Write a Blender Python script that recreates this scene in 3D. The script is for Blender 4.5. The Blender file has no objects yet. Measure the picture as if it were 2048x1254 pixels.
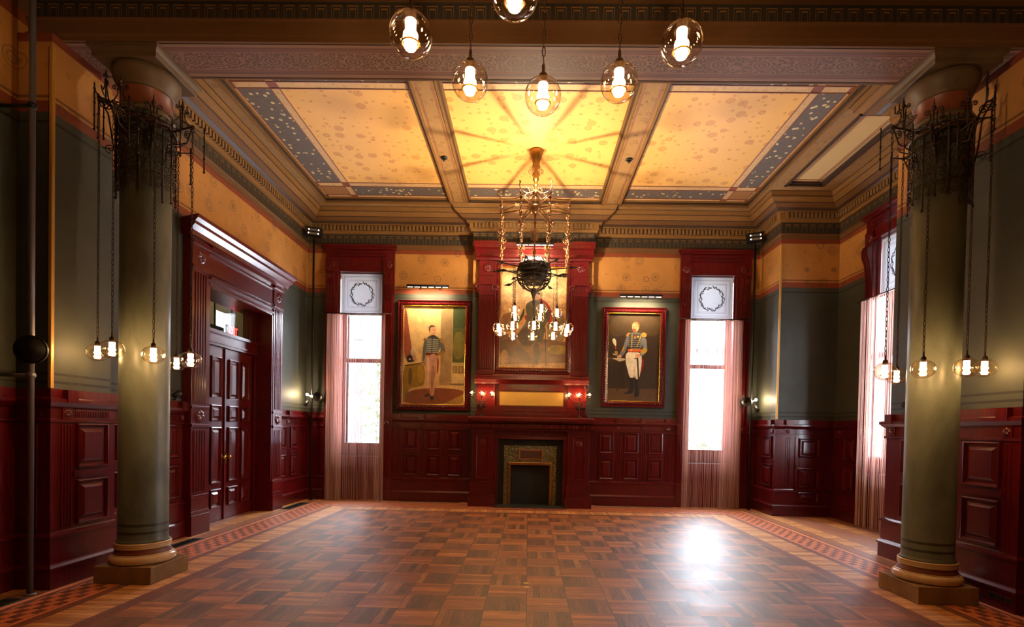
import bpy, bmesh, math, random
from mathutils import Vector, Matrix
random.seed(7)
PI=math.pi; R_=math.radians
sc=bpy.context.scene; COL=sc.collection

# ------------------------------------------------------------------ camera
F,CX,CY=1048.34,1038.17,876.6
yaw,pitch,roll=0.0171,-0.0162,-0.0200
H=1.6784
def cam_matrix():
    cy,sy=math.cos(yaw),math.sin(yaw); cp,sp=math.cos(pitch),math.sin(pitch); cr,sr=math.cos(roll),math.sin(roll)
    Rz=Matrix(((cy,-sy,0),(sy,cy,0),(0,0,1))); Rx=Matrix(((1,0,0),(0,cp,-sp),(0,sp,cp))); Ry=Matrix(((cr,0,sr),(0,1,0),(-sr,0,cr)))
    M=Rz@Rx@Ry
    x,y,z=M.col[0],M.col[1],M.col[2]
    B=Matrix((x,z,-y)).transposed()
    m=B.to_4x4(); m.translation=(0,0,H); return m
cd=bpy.data.cameras.new('camera'); cam=bpy.data.objects.new('camera',cd); COL.objects.link(cam)
cam.matrix_world=cam_matrix(); cd.sensor_width=36; cd.sensor_fit='HORIZONTAL'
cd.lens=F*36/2048; cd.shift_x=-(CX-1024)/2048; cd.shift_y=(CY-627)/2048; cd.clip_start=.05; cd.clip_end=300
sc.camera=cam
sc.view_settings.view_transform='Standard'; sc.view_settings.look='None'; sc.view_settings.gamma=1
sc.view_settings.use_curve_mapping=False; sc.view_settings.exposure=1.0

# ------------------------------------------------------------------ materials
def lin(c):
    c=c/255.0
    return c/12.92 if c<=.04045 else ((c+.055)/1.055)**2.4
def col(r,g,b): return (lin(r),lin(g),lin(b),1)
class NT:
    def __init__(s,name,rough=.5,spec=.5,metal=0,coat=0,coat_r=.1):
        s.m=bpy.data.materials.new(name); s.m.use_nodes=True; s.t=s.m.node_tree; s.b=s.t.nodes['Principled BSDF']
        s.b.inputs['Roughness'].default_value=rough; s.b.inputs['Metallic'].default_value=metal
        s.b.inputs['Specular IOR Level'].default_value=spec
        s.b.inputs['Coat Weight'].default_value=coat; s.b.inputs['Coat Roughness'].default_value=coat_r
    def n(s,t,**k):
        nd=s.t.nodes.new('ShaderNode'+t)
        for a,v in k.items(): setattr(nd,a,v)
        return nd
    def l(s,a,b): s.t.links.new(a,b)
    def put(s,inp,v):
        if hasattr(v,'is_linked') or isinstance(v,bpy.types.NodeSocket): s.l(v,inp)
        else: inp.default_value=v
    def mth(s,op,a,b=None,c=None):
        nd=s.n('Math',operation=op); s.put(nd.inputs[0],a)
        if b is not None: s.put(nd.inputs[1],b)
        if c is not None: s.put(nd.inputs[2],c)
        return nd.outputs[0]
    def mix(s,f,a,b,mode='MIX'):
        nd=s.n('Mix',data_type='RGBA',blend_type=mode); s.put(nd.inputs[0],f); s.put(nd.inputs[6],a); s.put(nd.inputs[7],b)
        return nd.outputs[2]
    def pos(s):
        g=s.n('NewGeometry'); x=s.n('SeparateXYZ'); s.l(g.outputs['Position'],x.inputs[0])
        return g.outputs['Position'],x.outputs[0],x.outputs[1],x.outputs[2]
    def objco(s):
        g=s.n('TexCoord'); return g.outputs['Object']
    def vec(s,x,y,z):
        c=s.n('CombineXYZ'); s.put(c.inputs[0],x); s.put(c.inputs[1],y); s.put(c.inputs[2],z); return c.outputs[0]
    def noise(s,vec,scale,detail=3,rough=.5,dist=0):
        nd=s.n('TexNoise'); 
        if vec is not None: s.l(vec,nd.inputs['Vector'])
        nd.inputs['Scale'].default_value=scale; nd.inputs['Detail'].default_value=detail; nd.inputs['Roughness'].default_value=rough; nd.inputs['Distortion'].default_value=dist
        return nd.outputs['Fac']
    def vscale(s,v,x,y,z):
        nd=s.n('Mapping'); s.l(v,nd.inputs[0]); nd.inputs['Scale'].default_value=(x,y,z); return nd.outputs[0]
    def ramp(s,f,stops,mode='LINEAR'):
        nd=s.n('ValToRGB'); cr=nd.color_ramp; cr.interpolation=mode
        while len(cr.elements)>1: cr.elements.remove(cr.elements[-1])
        cr.elements[0].position=stops[0][0]; cr.elements[0].color=stops[0][1]
        for p,c in stops[1:]:
            e=cr.elements.new(p); e.color=c
        s.l(f,nd.inputs[0]); return nd.outputs[0]
    def base(s,v): s.put(s.b.inputs['Base Color'],v)
    def bump(s,h,strength=.2,dist=.01):
        nd=s.n('Bump'); s.l(h,nd.inputs['Height']); nd.inputs['Strength'].default_value=strength; nd.inputs['Distance'].default_value=dist
        s.l(nd.outputs[0],s.b.inputs['Normal'])
def simple(name,c,rough=.5,metal=0,spec=.5,coat=0,var=.0,scale=8,bump=0):
    m=NT(name,rough,spec,metal,coat)
    if var:
        f=m.noise(m.objco(),scale,4,.6)
        a=tuple(x*(1-var) for x in c[:3])+(1,); b=tuple(min(1,x*(1+var)) for x in c[:3])+(1,)
        m.base(m.mix(f,a,b))
        if bump: m.bump(f,bump,.01)
    else: m.base(c)
    return m.m
def rings(m,p,scale,cut,freq):
    v=m.n('TexVoronoi'); m.l(p,v.inputs['Vector']); v.inputs['Scale'].default_value=scale; v.inputs['Randomness'].default_value=.85
    d=v.outputs['Distance']
    s=m.mth('SINE',m.mth('MULTIPLY',d,freq)); s=m.mth('GREATER_THAN',s,.0)
    k=m.mth('LESS_THAN',d,cut)
    return m.mth('MULTIPLY',s,k)
def wallpaper(name,pier=False):
    m=NT(name,.62,.35); p,x,y,z=m.pos()
    g=col(64,66,54); rd=col(128,58,28); og=col(178,122,58); tn=col(98,68,38)
    K=1/7.0
    if pier: st=[(0,g),(4.72*K,rd),(4.83*K,og),(5.41*K,rd)]
    else: st=[(0,g),(4.72*K,rd),(4.83*K,og),(5.61*K,rd),(5.72*K,tn)]
    zz=m.mth('MULTIPLY',z,K); c=m.ramp(zz,st,'CONSTANT')
    W=(1,1,1,1); D=(.42,.38,.34,1); ls=[(0,W)]
    tops=[5.36] if pier else [5.555]
    for a in [2.05,2.09,2.13,2.17,4.58,4.62,4.66,4.865]+tops:
        ls+= [(a*K,D),((a+.009)*K,W)]
    c=m.mix(1.0,c,m.ramp(zz,ls,'CONSTANT'),'MULTIPLY')
    r1=rings(m,p,2.6,.27,55); r2=rings(m,p,6.5,.22,40)
    r=m.mth('MAXIMUM',r1,m.mth('MULTIPLY',r2,.7))
    band=m.mth('GREATER_THAN',z,4.83); 
    c=m.mix(m.mth('MULTIPLY',r,.42),c,(.05,.04,.03,1))
    f=m.noise(p,1.6,5,.65); c=m.mix(.35,c,m.ramp(f,[(.3,(.25,.25,.25,1)),(.7,(1,1,1,1))]),'MULTIPLY')
    m.base(c); m.bump(m.noise(p,60,2),.08,.004); return m.m
def wood(name,c1,c2,c3,rough=.30,coat=.32,coat_r=.13,along='Z'):
    m=NT(name,rough,.35,0,coat,coat_r); p=m.objco() if False else m.pos()[0]
    v=m.vscale(p,30,30,2.0) if along=='Z' else m.vscale(p,2,14,14)
    f=m.noise(v,2.2,5,.6,.4); f2=m.noise(p,1.3,2)
    c=m.ramp(f,[(.3,c1),(.5,c2),(.72,c3)])
    c=m.mix(.4,c,m.ramp(f2,[(.3,(.6,.6,.6,1)),(.7,(1,1,1,1))]),'MULTIPLY')
    m.base(c); return m.m
MAHO=wood('mahogany',col(66,5,9),col(84,7,11),col(106,13,13))
MAHOD=wood('dark_mahogany',col(60,5,10),col(74,7,12),col(90,12,15),.26)
def stone(name,c,dark,rough=.45,lines=None,coat=0):
    m=NT(name,rough,.3,0,coat); p,x,y,z=m.pos()
    f=m.noise(m.vscale(p,1,1,.45),2.2,6,.6,.6); c0=m.ramp(f,[(.32,dark),(.62,c)])
    if lines:
        W=(1,1,1,1); D=(.35,.33,.3,1); st=[(0,W)]
        for a in lines: st+=[(a/7,D),((a+.012)/7,W)]
        c0=m.mix(1,c0,m.ramp(m.mth('MULTIPLY',z,1/7),st,'CONSTANT'),'MULTIPLY')
    m.base(c0); return m.m
SHAFT=stone('green_stone_paint',col(110,114,98),col(78,80,68),.38,[.45,.49,.53,.57,4.70,4.74,4.78,4.82])
TORUS=stone('buff_marble',col(214,182,134),col(186,146,98),.25)
TERRA=stone('terracotta_paint',col(122,62,38),col(104,54,32),.4)
CAPT=stone('capital_paint',col(96,74,50),col(78,60,40),.5)
PLIN=stone('plinth_stone',col(150,118,76),col(106,78,46),.4)
def pattern_tan(name,base,dark,light,scale,rng=.3,freq=45,amt=.5):
    m=NT(name,.6,.3); p,x,y,z=m.pos(); v=m.vscale(p,1,1,.01)
    r=rings(m,v,scale,rng,freq)
    n=m.noise(v,scale*9,2,.6); s=m.mth('GREATER_THAN',n,.56)
    k=m.mth('MAXIMUM',r,m.mth('MULTIPLY',s,.8))
    c=m.mix(m.mth('MULTIPLY',k,amt),base,dark)
    m.base(c); return m.m
FRAME=pattern_tan('stencilled_tan',col(146,110,66),col(84,60,34),0,7,.3,30,.5)
SOFFIT=None
def soffit_mat():
    m=NT('stencilled_soffit',.6,.3); p,x,y,z=m.pos()
    ty=m.mth('SUBTRACT',y,5.53); ay=m.mth('ABSOLUTE',ty)
    u=m.mth('SUBTRACT',m.mth('FRACT',m.mth('MULTIPLY',x,2.35)),.5); u=m.mth('DIVIDE',u,2.35)
    d=m.mth('SQRT',m.mth('ADD',m.mth('MULTIPLY',u,u),m.mth('MULTIPLY',m.mth('MULTIPLY',ty,ty),2.2)))
    rg=m.mth('GREATER_THAN',m.mth('SINE',m.mth('MULTIPLY',d,150)),.1); rg=m.mth('MULTIPLY',rg,m.mth('LESS_THAN',d,.105))
    v=m.n('TexVoronoi',feature='DISTANCE_TO_EDGE'); m.l(p,v.inputs['Vector']); v.inputs['Scale'].default_value=26
    e=m.mth('LESS_THAN',v.outputs['Distance'],.09); e=m.mth('MULTIPLY',e,m.mth('GREATER_THAN',d,.105))
    k=m.mth('MAXIMUM',rg,e); inb=m.mth('LESS_THAN',ay,.125)
    c=m.mix(inb,col(132,94,70),m.mix(k,col(94,64,50),col(134,98,76)))
    ln=m.mth('MULTIPLY',m.mth('GREATER_THAN',ay,.14),m.mth('LESS_THAN',ay,.152))
    c=m.mix(ln,c,col(96,50,44)); ln=m.mth('MULTIPLY',m.mth('GREATER_THAN',ay,.16),m.mth('LESS_THAN',ay,.2))
    c=m.mix(ln,c,col(106,68,54)); m.base(c); return m.m
SOFFIT=soffit_mat()
def frieze_mat(name,z0,z1,P):
    m=NT(name,.6,.3); p,x,y,z=m.pos()
    t=m.mth('ABSOLUTE',m.mth('SUBTRACT',m.mth('FRACT',m.mth('DIVIDE',m.mth('ADD',x,y),P)),.5))
    v=m.mth('DIVIDE',m.mth('SUBTRACT',z,z0),z1-z0)
    def arch(w,h,th):
        q=m.mth('MAXIMUM',m.mth('DIVIDE',t,w),m.mth('DIVIDE',v,h))
        return m.mth('MULTIPLY',m.mth('LESS_THAN',q,1),m.mth('GREATER_THAN',q,1-th))
    k=m.mth('MAXIMUM',arch(.34,.88,.07),arch(.2,.72,.11))
    k=m.mth('MULTIPLY',k,m.mth('GREATER_THAN',v,0)); k=m.mth('MULTIPLY',k,m.mth('LESS_THAN',v,1))
    m.base(m.mix(k,col(44,40,33),col(120,84,38))); return m.m
FRIEZE=frieze_mat('greek_key_frieze',5.84,6.055,.17)
FRIEZEB=frieze_mat('beam_frieze',5.725,5.91,.16)
OCHRE=simple('ochre_moulding_paint',col(122,86,44),.7,spec=.2,var=.15)
OCHRED=simple('brown_moulding_paint',col(100,68,38),.7,spec=.2,var=.15)
UMBER=simple('umber_paint_and_shade',col(62,42,28),.5,var=.1)
PALE=simple('tan_rail_paint',col(120,88,52),.5)
def gold_mat():
    m=NT('gold_stencilled_ceiling',.55,.35); p,x,y,z=m.pos(); v=m.vscale(p,1,1,0)
    def disc(scale,cut,freq,off):
        vv=m.n('TexVoronoi'); mp=m.n('Mapping'); m.l(v,mp.inputs[0]); mp.inputs['Location'].default_value=(off,off*.7,0); m.l(mp.outputs[0],vv.inputs['Vector']); vv.inputs['Scale'].default_value=scale; vv.inputs['Randomness'].default_value=.6
        d=vv.outputs['Distance']; s=m.mth('MULTIPLY_ADD',m.mth('GREATER_THAN',m.mth('SINE',m.mth('MULTIPLY',d,freq)),0),.5,.5)
        return m.mth('MULTIPLY',s,m.mth('LESS_THAN',d,cut))
    k=m.mth('MAXIMUM',disc(3.6,.29,58,0),disc(7.5,.25,50,3.3))
    c=m.mix(m.mth('MULTIPLY',k,.62),col(216,164,88),col(168,106,40))
    m.base(c); return m.m
GOLD=gold_mat()
def flower_mat():
    m=NT('blue_flowered_band',.55,.3); p,x,y,z=m.pos(); v=m.vscale(p,1,1,0)
    n=m.noise(v,16,3); c=m.mix(n,col(70,72,78),col(112,92,72))
    vv=m.n('TexVoronoi'); m.l(v,vv.inputs['Vector']); vv.inputs['Scale'].default_value=8.5; d=vv.outputs['Distance']
    c=m.mix(m.mth('LESS_THAN',d,.25),c,col(200,178,132)); c=m.mix(m.mth('LESS_THAN',d,.08),c,col(150,96,60))
    m.base(c); return m.m
FLOWER=flower_mat()
STRIP=pattern_tan('tan_circle_strip',col(196,160,112),col(150,112,72),0,9,.35,30,.5)
RED=simple('red_brown_line',col(124,64,42),.5)
SQ=simple('brown_corner_square',col(150,104,60),.5,var=.2,scale=20)
CREAM=simple('plain_tan_panel',col(206,178,124),.5)
PLASTER=simple('plain_plaster',col(170,130,84),.6)
IRON=simple('wrought_iron',col(62,44,32),.42,.75,var=.3,scale=30)
IRONL=simple('bronzed_iron',col(128,88,52),.3,.85,var=.25,scale=30)
BRASS=simple('brass',col(196,150,72),.25,1)
BRASSD=simple('aged_brass',col(150,110,58),.35,1,var=.2)
GILT=simple('gilt',col(232,178,72),.25,1)
BLACKM=simple('black_metal',col(26,24,24),.4,.3)
STEEL=simple('steel_tube',col(96,90,90),.3,.2)
DIRON=simple('dark_iron',col(34,25,20),.55,.4)
GUARD=simple('gilded_guard',col(190,140,62),.35,.3)
BLACK=simple('soot_black',col(14,11,10),.7)
DGREEN=stone('dark_green_marble',col(42,40,32),col(26,26,22),.3)
def marble():
    m=NT('veined_green_marble',.25,.5); p=m.pos()[0]
    v=m.n('TexVoronoi',feature='DISTANCE_TO_EDGE'); m.l(p,v.inputs['Vector']); v.inputs['Scale'].default_value=30
    n=m.noise(p,40,4,.7); k=m.mth('MAXIMUM',m.mth('LESS_THAN',v.outputs['Distance'],.04),m.mth('GREATER_THAN',n,.6))
    m.base(m.mix(k,col(70,66,44),col(146,134,92))); return m.m
MARBLE=marble()
def glass(name='clear_glass',tint=(1,.97,.92,1),ior=1.45,refl=None):
    m=bpy.data.materials.new(name); m.use_nodes=True; t=m.node_tree; t.nodes.clear()
    o=t.nodes.new('ShaderNodeOutputMaterial'); mx=t.nodes.new('ShaderNodeMixShader'); f=t.nodes.new('ShaderNodeMath'); f.operation='MULTIPLY_ADD'; lw=t.nodes.new('ShaderNodeLayerWeight'); lw.inputs[0].default_value=.25; t.links.new(lw.outputs['Facing'],f.inputs[0]); f.inputs[1].default_value=(.8 if ior>1.3 else .3) if refl is None else refl; f.inputs[2].default_value=.03 if refl is None else .004
    tr=t.nodes.new('ShaderNodeBsdfTransparent'); tr.inputs[0].default_value=tint; g=t.nodes.new('ShaderNodeBsdfGlossy'); g.inputs['Roughness'].default_value=.03
    t.links.new(f.outputs[0],mx.inputs[0]); t.links.new(tr.outputs[0],mx.inputs[1]); t.links.new(g.outputs[0],mx.inputs[2]); t.links.new(mx.outputs[0],o.inputs[0]); return m
GLOBE=glass('amber_clear_glass',(1,.93,.82,1),1.6)
PANE=glass('window_glass',(.97,.98,1,1),1.25)
TPANE=glass('transom_glass',(.97,.98,1,1),1.25,.04)
def emit(name,c,s):
    m=bpy.data.materials.new(name); m.use_nodes=True; b=m.node_tree.nodes['Principled BSDF']
    b.inputs['Base Color'].default_value=(.8,.8,.8,1); b.inputs['Emission Color'].default_value=c; b.inputs['Emission Strength'].default_value=s; return m
LAMP=emit('glowing_lamp',(1,.62,.28,1),45)
LAMPC=emit('glowing_white_lamp',(1,.86,.66,1),40)
LED=emit('led_strip',(1,.86,.62,1),3)
EXITM=emit('exit_red_light',(1,.04,.03,1),1.3)
GRILLE=simple('vent_grille',col(62,60,56),.5,.4)
def veil():
    m=bpy.data.materials.new('translucent_blind'); m.use_nodes=True; t=m.node_tree; t.nodes.clear()
    o=t.nodes.new('ShaderNodeOutputMaterial'); mx=t.nodes.new('ShaderNodeMixShader'); mx.inputs[0].default_value=.35
    d=t.nodes.new('ShaderNodeBsdfDiffuse'); d.inputs[0].default_value=(.75,.75,.72,1); tr=t.nodes.new('ShaderNodeBsdfTranslucent'); tr.inputs[0].default_value=(.36,.39,.43,1)
    t.links.new(d.outputs[0],mx.inputs[1]); t.links.new(tr.outputs[0],mx.inputs[2]); t.links.new(mx.outputs[0],o.inputs[0]); return m
VEIL=veil()
def strand_mat():
    m=bpy.data.materials.new('rose_string'); m.use_nodes=True; t=m.node_tree; t.nodes.clear()
    o=t.nodes.new('ShaderNodeOutputMaterial'); mx=t.nodes.new('ShaderNodeMixShader'); mx.inputs[0].default_value=.4
    d=t.nodes.new('ShaderNodeBsdfDiffuse'); d.inputs[0].default_value=col(206,172,156); tr=t.nodes.new('ShaderNodeBsdfTranslucent'); tr.inputs[0].default_value=col(226,196,190)
    t.links.new(d.outputs[0],mx.inputs[1]); t.links.new(tr.outputs[0],mx.inputs[2]); t.links.new(mx.outputs[0],o.inputs[0]); return m
STRAND=strand_mat()
PRINT=simple('grey_print',col(90,92,98),.8)
WALL=wallpaper('stencilled_wallpaper'); WALLP=wallpaper('stencilled_wallpaper_pier',True)

def floor_mat():
    m=NT('parquet',.27,1.0,0,.0,.2); p,x,y,z=m.pos(); T=.4
    gx=m.mth('DIVIDE',m.mth('SUBTRACT',x,.019),T); gy=m.mth('DIVIDE',m.mth('SUBTRACT',y,4.824),T)
    ix=m.mth('FLOOR',gx); iy=m.mth('FLOOR',gy)
    par=m.mth('FLOORED_MODULO',m.mth('ADD',ix,iy),2)       # 0: planks run along X, 1: along Y
    fx=m.mth('SUBTRACT',gx,ix); fy=m.mth('SUBTRACT',gy,iy)
    def planks(across,along_w,cellx,celly,n,seed):
        k=m.mth('FLOOR',m.mth('MULTIPLY',across,n)); fr=m.mth('FRACT',m.mth('MULTIPLY',across,n))
        w=m.n('TexWhiteNoise',noise_dimensions='3D'); m.l(m.vec(m.mth('ADD',cellx,k),celly,m.mth('ADD',k,seed)),w.inputs['Vector'])
        e=m.mth('LESS_THAN',m.mth('ABSOLUTE',m.mth('SUBTRACT',fr,.5)),.485)
        return w.outputs['Value'],e
    rA,eA=planks(fy,x,ix,iy,6,3.3); rB,eB=planks(fx,y,ix,iy,6,9.1)
    gA=m.noise(m.vscale(p,5,70,1),1,4,.6); gB=m.noise(m.vscale(p,70,5,1),1,4,.6)
    bA=m.ramp(rA,[(0,col(132,70,28)),(.5,col(158,88,36)),(1,col(190,116,50))])
    bB=m.ramp(rB,[(0,col(88,48,25)),(.55,col(116,66,34)),(.85,col(138,82,42)),(1,col(168,106,54))])
    G=lambda g:m.ramp(g,[(.34,(.28,.25,.23,1)),(.58,(1.08,1.05,1,1))])
    cA=m.mix(.8,bA,G(gA),'MULTIPLY'); cB=m.mix(.8,bB,G(gB),'MULTIPLY')
    dk=(.02,.01,.006,1)
    cA=m.mix(eA,dk,cA); cB=m.mix(eB,dk,cB)
    c=m.mix(par,cA,cB)
    tb=m.mth('LESS_THAN',m.mth('MAXIMUM',m.mth('ABSOLUTE',m.mth('SUBTRACT',fx,.5)),m.mth('ABSOLUTE',m.mth('SUBTRACT',fy,.5))),.493)
    c=m.mix(tb,dk,c)
    d=m.mth('MAXIMUM',m.mth('SUBTRACT',m.mth('ABSOLUTE',m.mth('SUBTRACT',x,.019)),3.6),m.mth('SUBTRACT',y,10.424))
    # border zones
    side=m.mth('GREATER_THAN',m.mth('SUBTRACT',m.mth('ABSOLUTE',m.mth('SUBTRACT',x,.019)),3.6),m.mth('SUBTRACT',y,10.424))
    al=m.mth('ADD',m.mth('MULTIPLY',side,y),m.mth('MULTIPLY',m.mth('SUBTRACT',1,side),x))
    strip=m.mix(m.noise(m.vscale(p,9,9,1),3,3),col(96,42,26),col(138,70,40))
    pk=m.mth('FLOOR',m.mth('MULTIPLY',al,16)); w=m.n('TexWhiteNoise',noise_dimensions='2D'); m.l(m.vec(pk,m.mth('FLOOR',m.mth('MULTIPLY',d,2)),0),w.inputs['Vector'])
    pl=m.ramp(w.outputs['Value'],[(0,col(170,104,50)),(.5,col(200,134,70)),(1,col(224,160,90))])
    pl=m.mix(.7,pl,m.mix(side,G(gB),G(gA)),'MULTIPLY')
    pe=m.mth('LESS_THAN',m.mth('ABSOLUTE',m.mth('SUBTRACT',m.mth('FRACT',m.mth('MULTIPLY',al,16)),.5)),.47); pl=m.mix(pe,dk,pl)
    ck=m.mth('FLOORED_MODULO',m.mth('ADD',m.mth('FLOOR',m.mth('MULTIPLY',al,9)),m.mth('FLOOR',m.mth('MULTIPLY',d,12.5))),2)
    chk=m.mix(ck,col(112,50,28),col(206,112,58))
    plain=m.mix(m.noise(m.vscale(p,7,7,1),2,4),col(120,66,40),col(168,104,66))
    def zone(c,a,b,cc):
        k=m.mth('MULTIPLY',m.mth('GREATER_THAN',d,a),m.mth('LESS_THAN',d,b)); return m.mix(k,c,cc)
    c=zone(c,0,.13,strip); c=zone(c,.13,.5,pl); c=zone(c,.5,.60,strip); c=zone(c,.60,.63,col(214,120,66)); c=zone(c,.63,.99,chk)
    c=zone(c,.99,1.03,strip); c=zone(c,1.03,1.09,col(216,130,80)); c=zone(c,1.09,1.12,strip); c=zone(c,1.12,1.3,plain); c=zone(c,1.3,1.6,pl); c=zone(c,1.6,2.1,plain); c=zone(c,2.1,2.4,pl); c=zone(c,2.4,9,plain)
    for a in (0,.065,.13,.5,1.12,1.3,1.6):
        k=m.mth('LESS_THAN',m.mth('ABSOLUTE',m.mth('SUBTRACT',d,a)),.004); c=m.mix(k,c,dk)
    m.base(c)
    rr=m.noise(p,2.2,3,.6); m.put(m.b.inputs['Roughness'],m.mth('MULTIPLY_ADD',rr,.2,.38))
    h=m.noise(p,3.5,2); m.bump(m.mth('ADD',m.mth('MULTIPLY',m.mix(par,gA,gB),.25),h),.12,.012)
    return m.m
FLOOR=floor_mat()

# ------------------------------------------------------------------ mesh builder
def comb(b,u0,u1,n,bk,lo,hi,z0,z1):
    """toothed strip as one continuous piece"""
    L=[(u0,bk)]; w=(u1-u0)/n
    for k in range(n):
        a=u0+k*w; L+=[(a+w*.2,lo),(a+w*.2,hi),(a+w*.8,hi),(a+w*.8,lo)]
    L.append((u1,bk))
    b.loops([[(u,v,z0) for u,v in L],[(u,v,z1) for u,v in L]])
class MB:
    def __init__(s): s.v=[]; s.f=[]; s.mi=[]; s.cur=0; s.fr(); s.sm=[]; s.smooth=False
    def fr(s,o=(0,0,0),u=(1,0,0),n=(0,1,0)):
        s.o=Vector(o); s.u=Vector(u); s.n=Vector(n); return s
    def P(s,a,b,z):
        s.v.append(tuple(s.o+s.u*a+s.n*b+Vector((0,0,z)))); return len(s.v)-1
    def F(s,idx): s.f.append(tuple(idx)); s.mi.append(s.cur); s.sm.append(s.smooth)
    def box(s,a0,a1,b0,b1,z0,z1):
        i=[s.P(a,b,z) for z in (z0,z1) for b in (b0,b1) for a in (a0,a1)]
        for q in ((0,1,3,2),(4,6,7,5),(0,4,5,1),(2,3,7,6),(0,2,6,4),(1,5,7,3)): s.F([i[k] for k in q])
    def loops(s,L,cap0=True,cap1=True):
        n=len(L[0]); ids=[[s.P(*p) for p in l] for l in L]
        for a,b in zip(ids,ids[1:]):
            for k in range(n): s.F((a[k],a[(k+1)%n],b[(k+1)%n],b[k]))
        if cap0: s.F(ids[0][::-1])
        if cap1: s.F(ids[-1])
    def lathe(s,c,prof,seg=24,cap=True,axis='Z'):
        s.smooth=True
        def pt(r,h,t):
            x,y=r*math.cos(t),r*math.sin(t)
            return (c[0]+x,c[1]+y,c[2]+h) if axis=='Z' else ((c[0]+x,c[1]+h,c[2]+y) if axis=='N' else (c[0]+h,c[1]+x,c[2]+y))
        s.loops([[pt(max(r,.0004),h,2*PI*k/seg) for k in range(seg)] for r,h in prof],cap,cap); s.smooth=False
    def tube(s,pts,r,seg=6,r1=None,cap=True):
        pts=[Vector(p) for p in pts]; n=len(pts); s.smooth=True
        L=[]; up=Vector((0,0,1)); prev=None
        for i,p in enumerate(pts):
            d=(pts[min(i+1,n-1)]-pts[max(i-1,0)])
            if d.length<1e-9: d=Vector((0,0,1))
            d.normalize()
            if prev is None:
                a=Vector((1,0,0)) if abs(d.x)<.9 else Vector((0,1,0)); a=(a-d*a.dot(d)).normalized()
            else: a=(prev-d*prev.dot(d)); a=a.normalized() if a.length>1e-6 else Vector((1,0,0))
            prev=a; b=d.cross(a); rr=r if r1 is None else r+(r1-r)*i/max(1,n-1)
            L.append([tuple(p+a*(rr*math.cos(2*PI*k/seg))+b*(rr*math.sin(2*PI*k/seg))) for k in range(seg)])
        s.loops(L,cap,cap); s.smooth=False
    def sphere(s,c,r,seg=10,rings=6,sz=1):
        s.lathe(c,[(r*math.sin(PI*k/rings),-r*sz*math.cos(PI*k/rings)) for k in range(rings+1)],seg,False)
    def sweep(s,prof,path,right=1,caps=True):
        """moulding profile (offset,z) run along a plan path, offset to the right of travel"""
        sv=(s.o,s.u,s.n); s.fr()
        pts=[Vector((p[0],p[1],0)) for p in path]; n=len(pts); N=[]
        for i in range(n):
            ns=[]
            if i>0: d=(pts[i]-pts[i-1]).normalized(); ns.append(Vector((d.y,-d.x,0)))
            if i<n-1: d=(pts[i+1]-pts[i]).normalized(); ns.append(Vector((d.y,-d.x,0)))
            if len(ns)==1: N.append(ns[0])
            else: N.append((ns[0]+ns[1])/(1+ns[0].dot(ns[1])))
        ids=[[s.P(pts[i].x+N[i].x*o*right,pts[i].y+N[i].y*o*right,z) for o,z in prof] for i in range(n)]
        for a,b in zip(ids,ids[1:]):
            for k in range(len(prof)-1): s.F((a[k],b[k],b[k+1],a[k+1]))
        if caps: s.F(ids[0]); s.F(ids[-1][::-1])
        s.o,s.u,s.n=sv
    def rectloops(s,u0,u1,z0,z1,steps,cap=True):
        L=[[(u0+i,b,z0+i),(u1-i,b,z0+i),(u1-i,b,z1-i),(u0+i,b,z1-i)] for i,b in steps]
        s.loops(L,False,cap)
    def rosette(s,u,z,r,b0,pet=8,h=.02):
        s.smooth=True; rg=5; sg=pet*4
        L=[[(u+r*math.cos(2*PI*k/sg),b0,z+r*math.sin(2*PI*k/sg)) for k in range(sg)]]
        for j in range(1,rg+1):
            q=1-j/rg*.95
            hh=h*(.55+.5*math.sin(q*PI)*1)
            L.append([(u+r*q*math.cos(2*PI*k/sg),b0+hh*(.7+.3*math.cos(pet*2*PI*k/sg)*(1 if q>.3 else 0)),z+r*q*math.sin(2*PI*k/sg)) for k in range(sg)])
        s.loops(L,False,True); s.smooth=False
    def build(s,name,mats,parent=None,bevel=0):
        me=bpy.data.meshes.new(name); off=Vector((0,0,0))
        if parent is not None: off=WT(parent)
        me.from_pydata([tuple(Vector(v)-off) for v in s.v],[],s.f)
        if not isinstance(mats,(list,tuple)): mats=[mats]
        for m in mats: me.materials.append(m)
        me.polygons.foreach_set('material_index',s.mi); me.polygons.foreach_set('use_smooth',s.sm)
        bm=bmesh.new(); bm.from_mesh(me); bmesh.ops.recalc_face_normals(bm,faces=bm.faces); bm.to_mesh(me); bm.free()
        me.update()
        o=bpy.data.objects.new(name,me); COL.objects.link(o)
        if parent is not None: o.parent=parent
        if bevel:
            b=o.modifiers.new('bevel','BEVEL'); b.width=bevel; b.segments=2; b.limit_method='ANGLE'
        return o
def WT(o):
    t=Vector(o.location); p=o.parent
    while p is not None: t=t+Vector(p.location); p=p.parent
    return t
def meta(o,label=None,cat=None,group=None,kind=None):
    if label: o['label']=label
    if cat: o['category']=cat
    if group: o['group']=group
    if kind: o['kind']=kind
    return o
def struct(o,label=None,cat=None):
    o['kind']='structure'
    if label: o['label']=label
    if cat: o['category']=cat
    return o
def thing(name,loc,label,cat,group=None):
    o=bpy.data.objects.new(name,None); COL.objects.link(o); o.location=loc; o.empty_display_size=.1
    return meta(o,label,cat,group)

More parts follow.
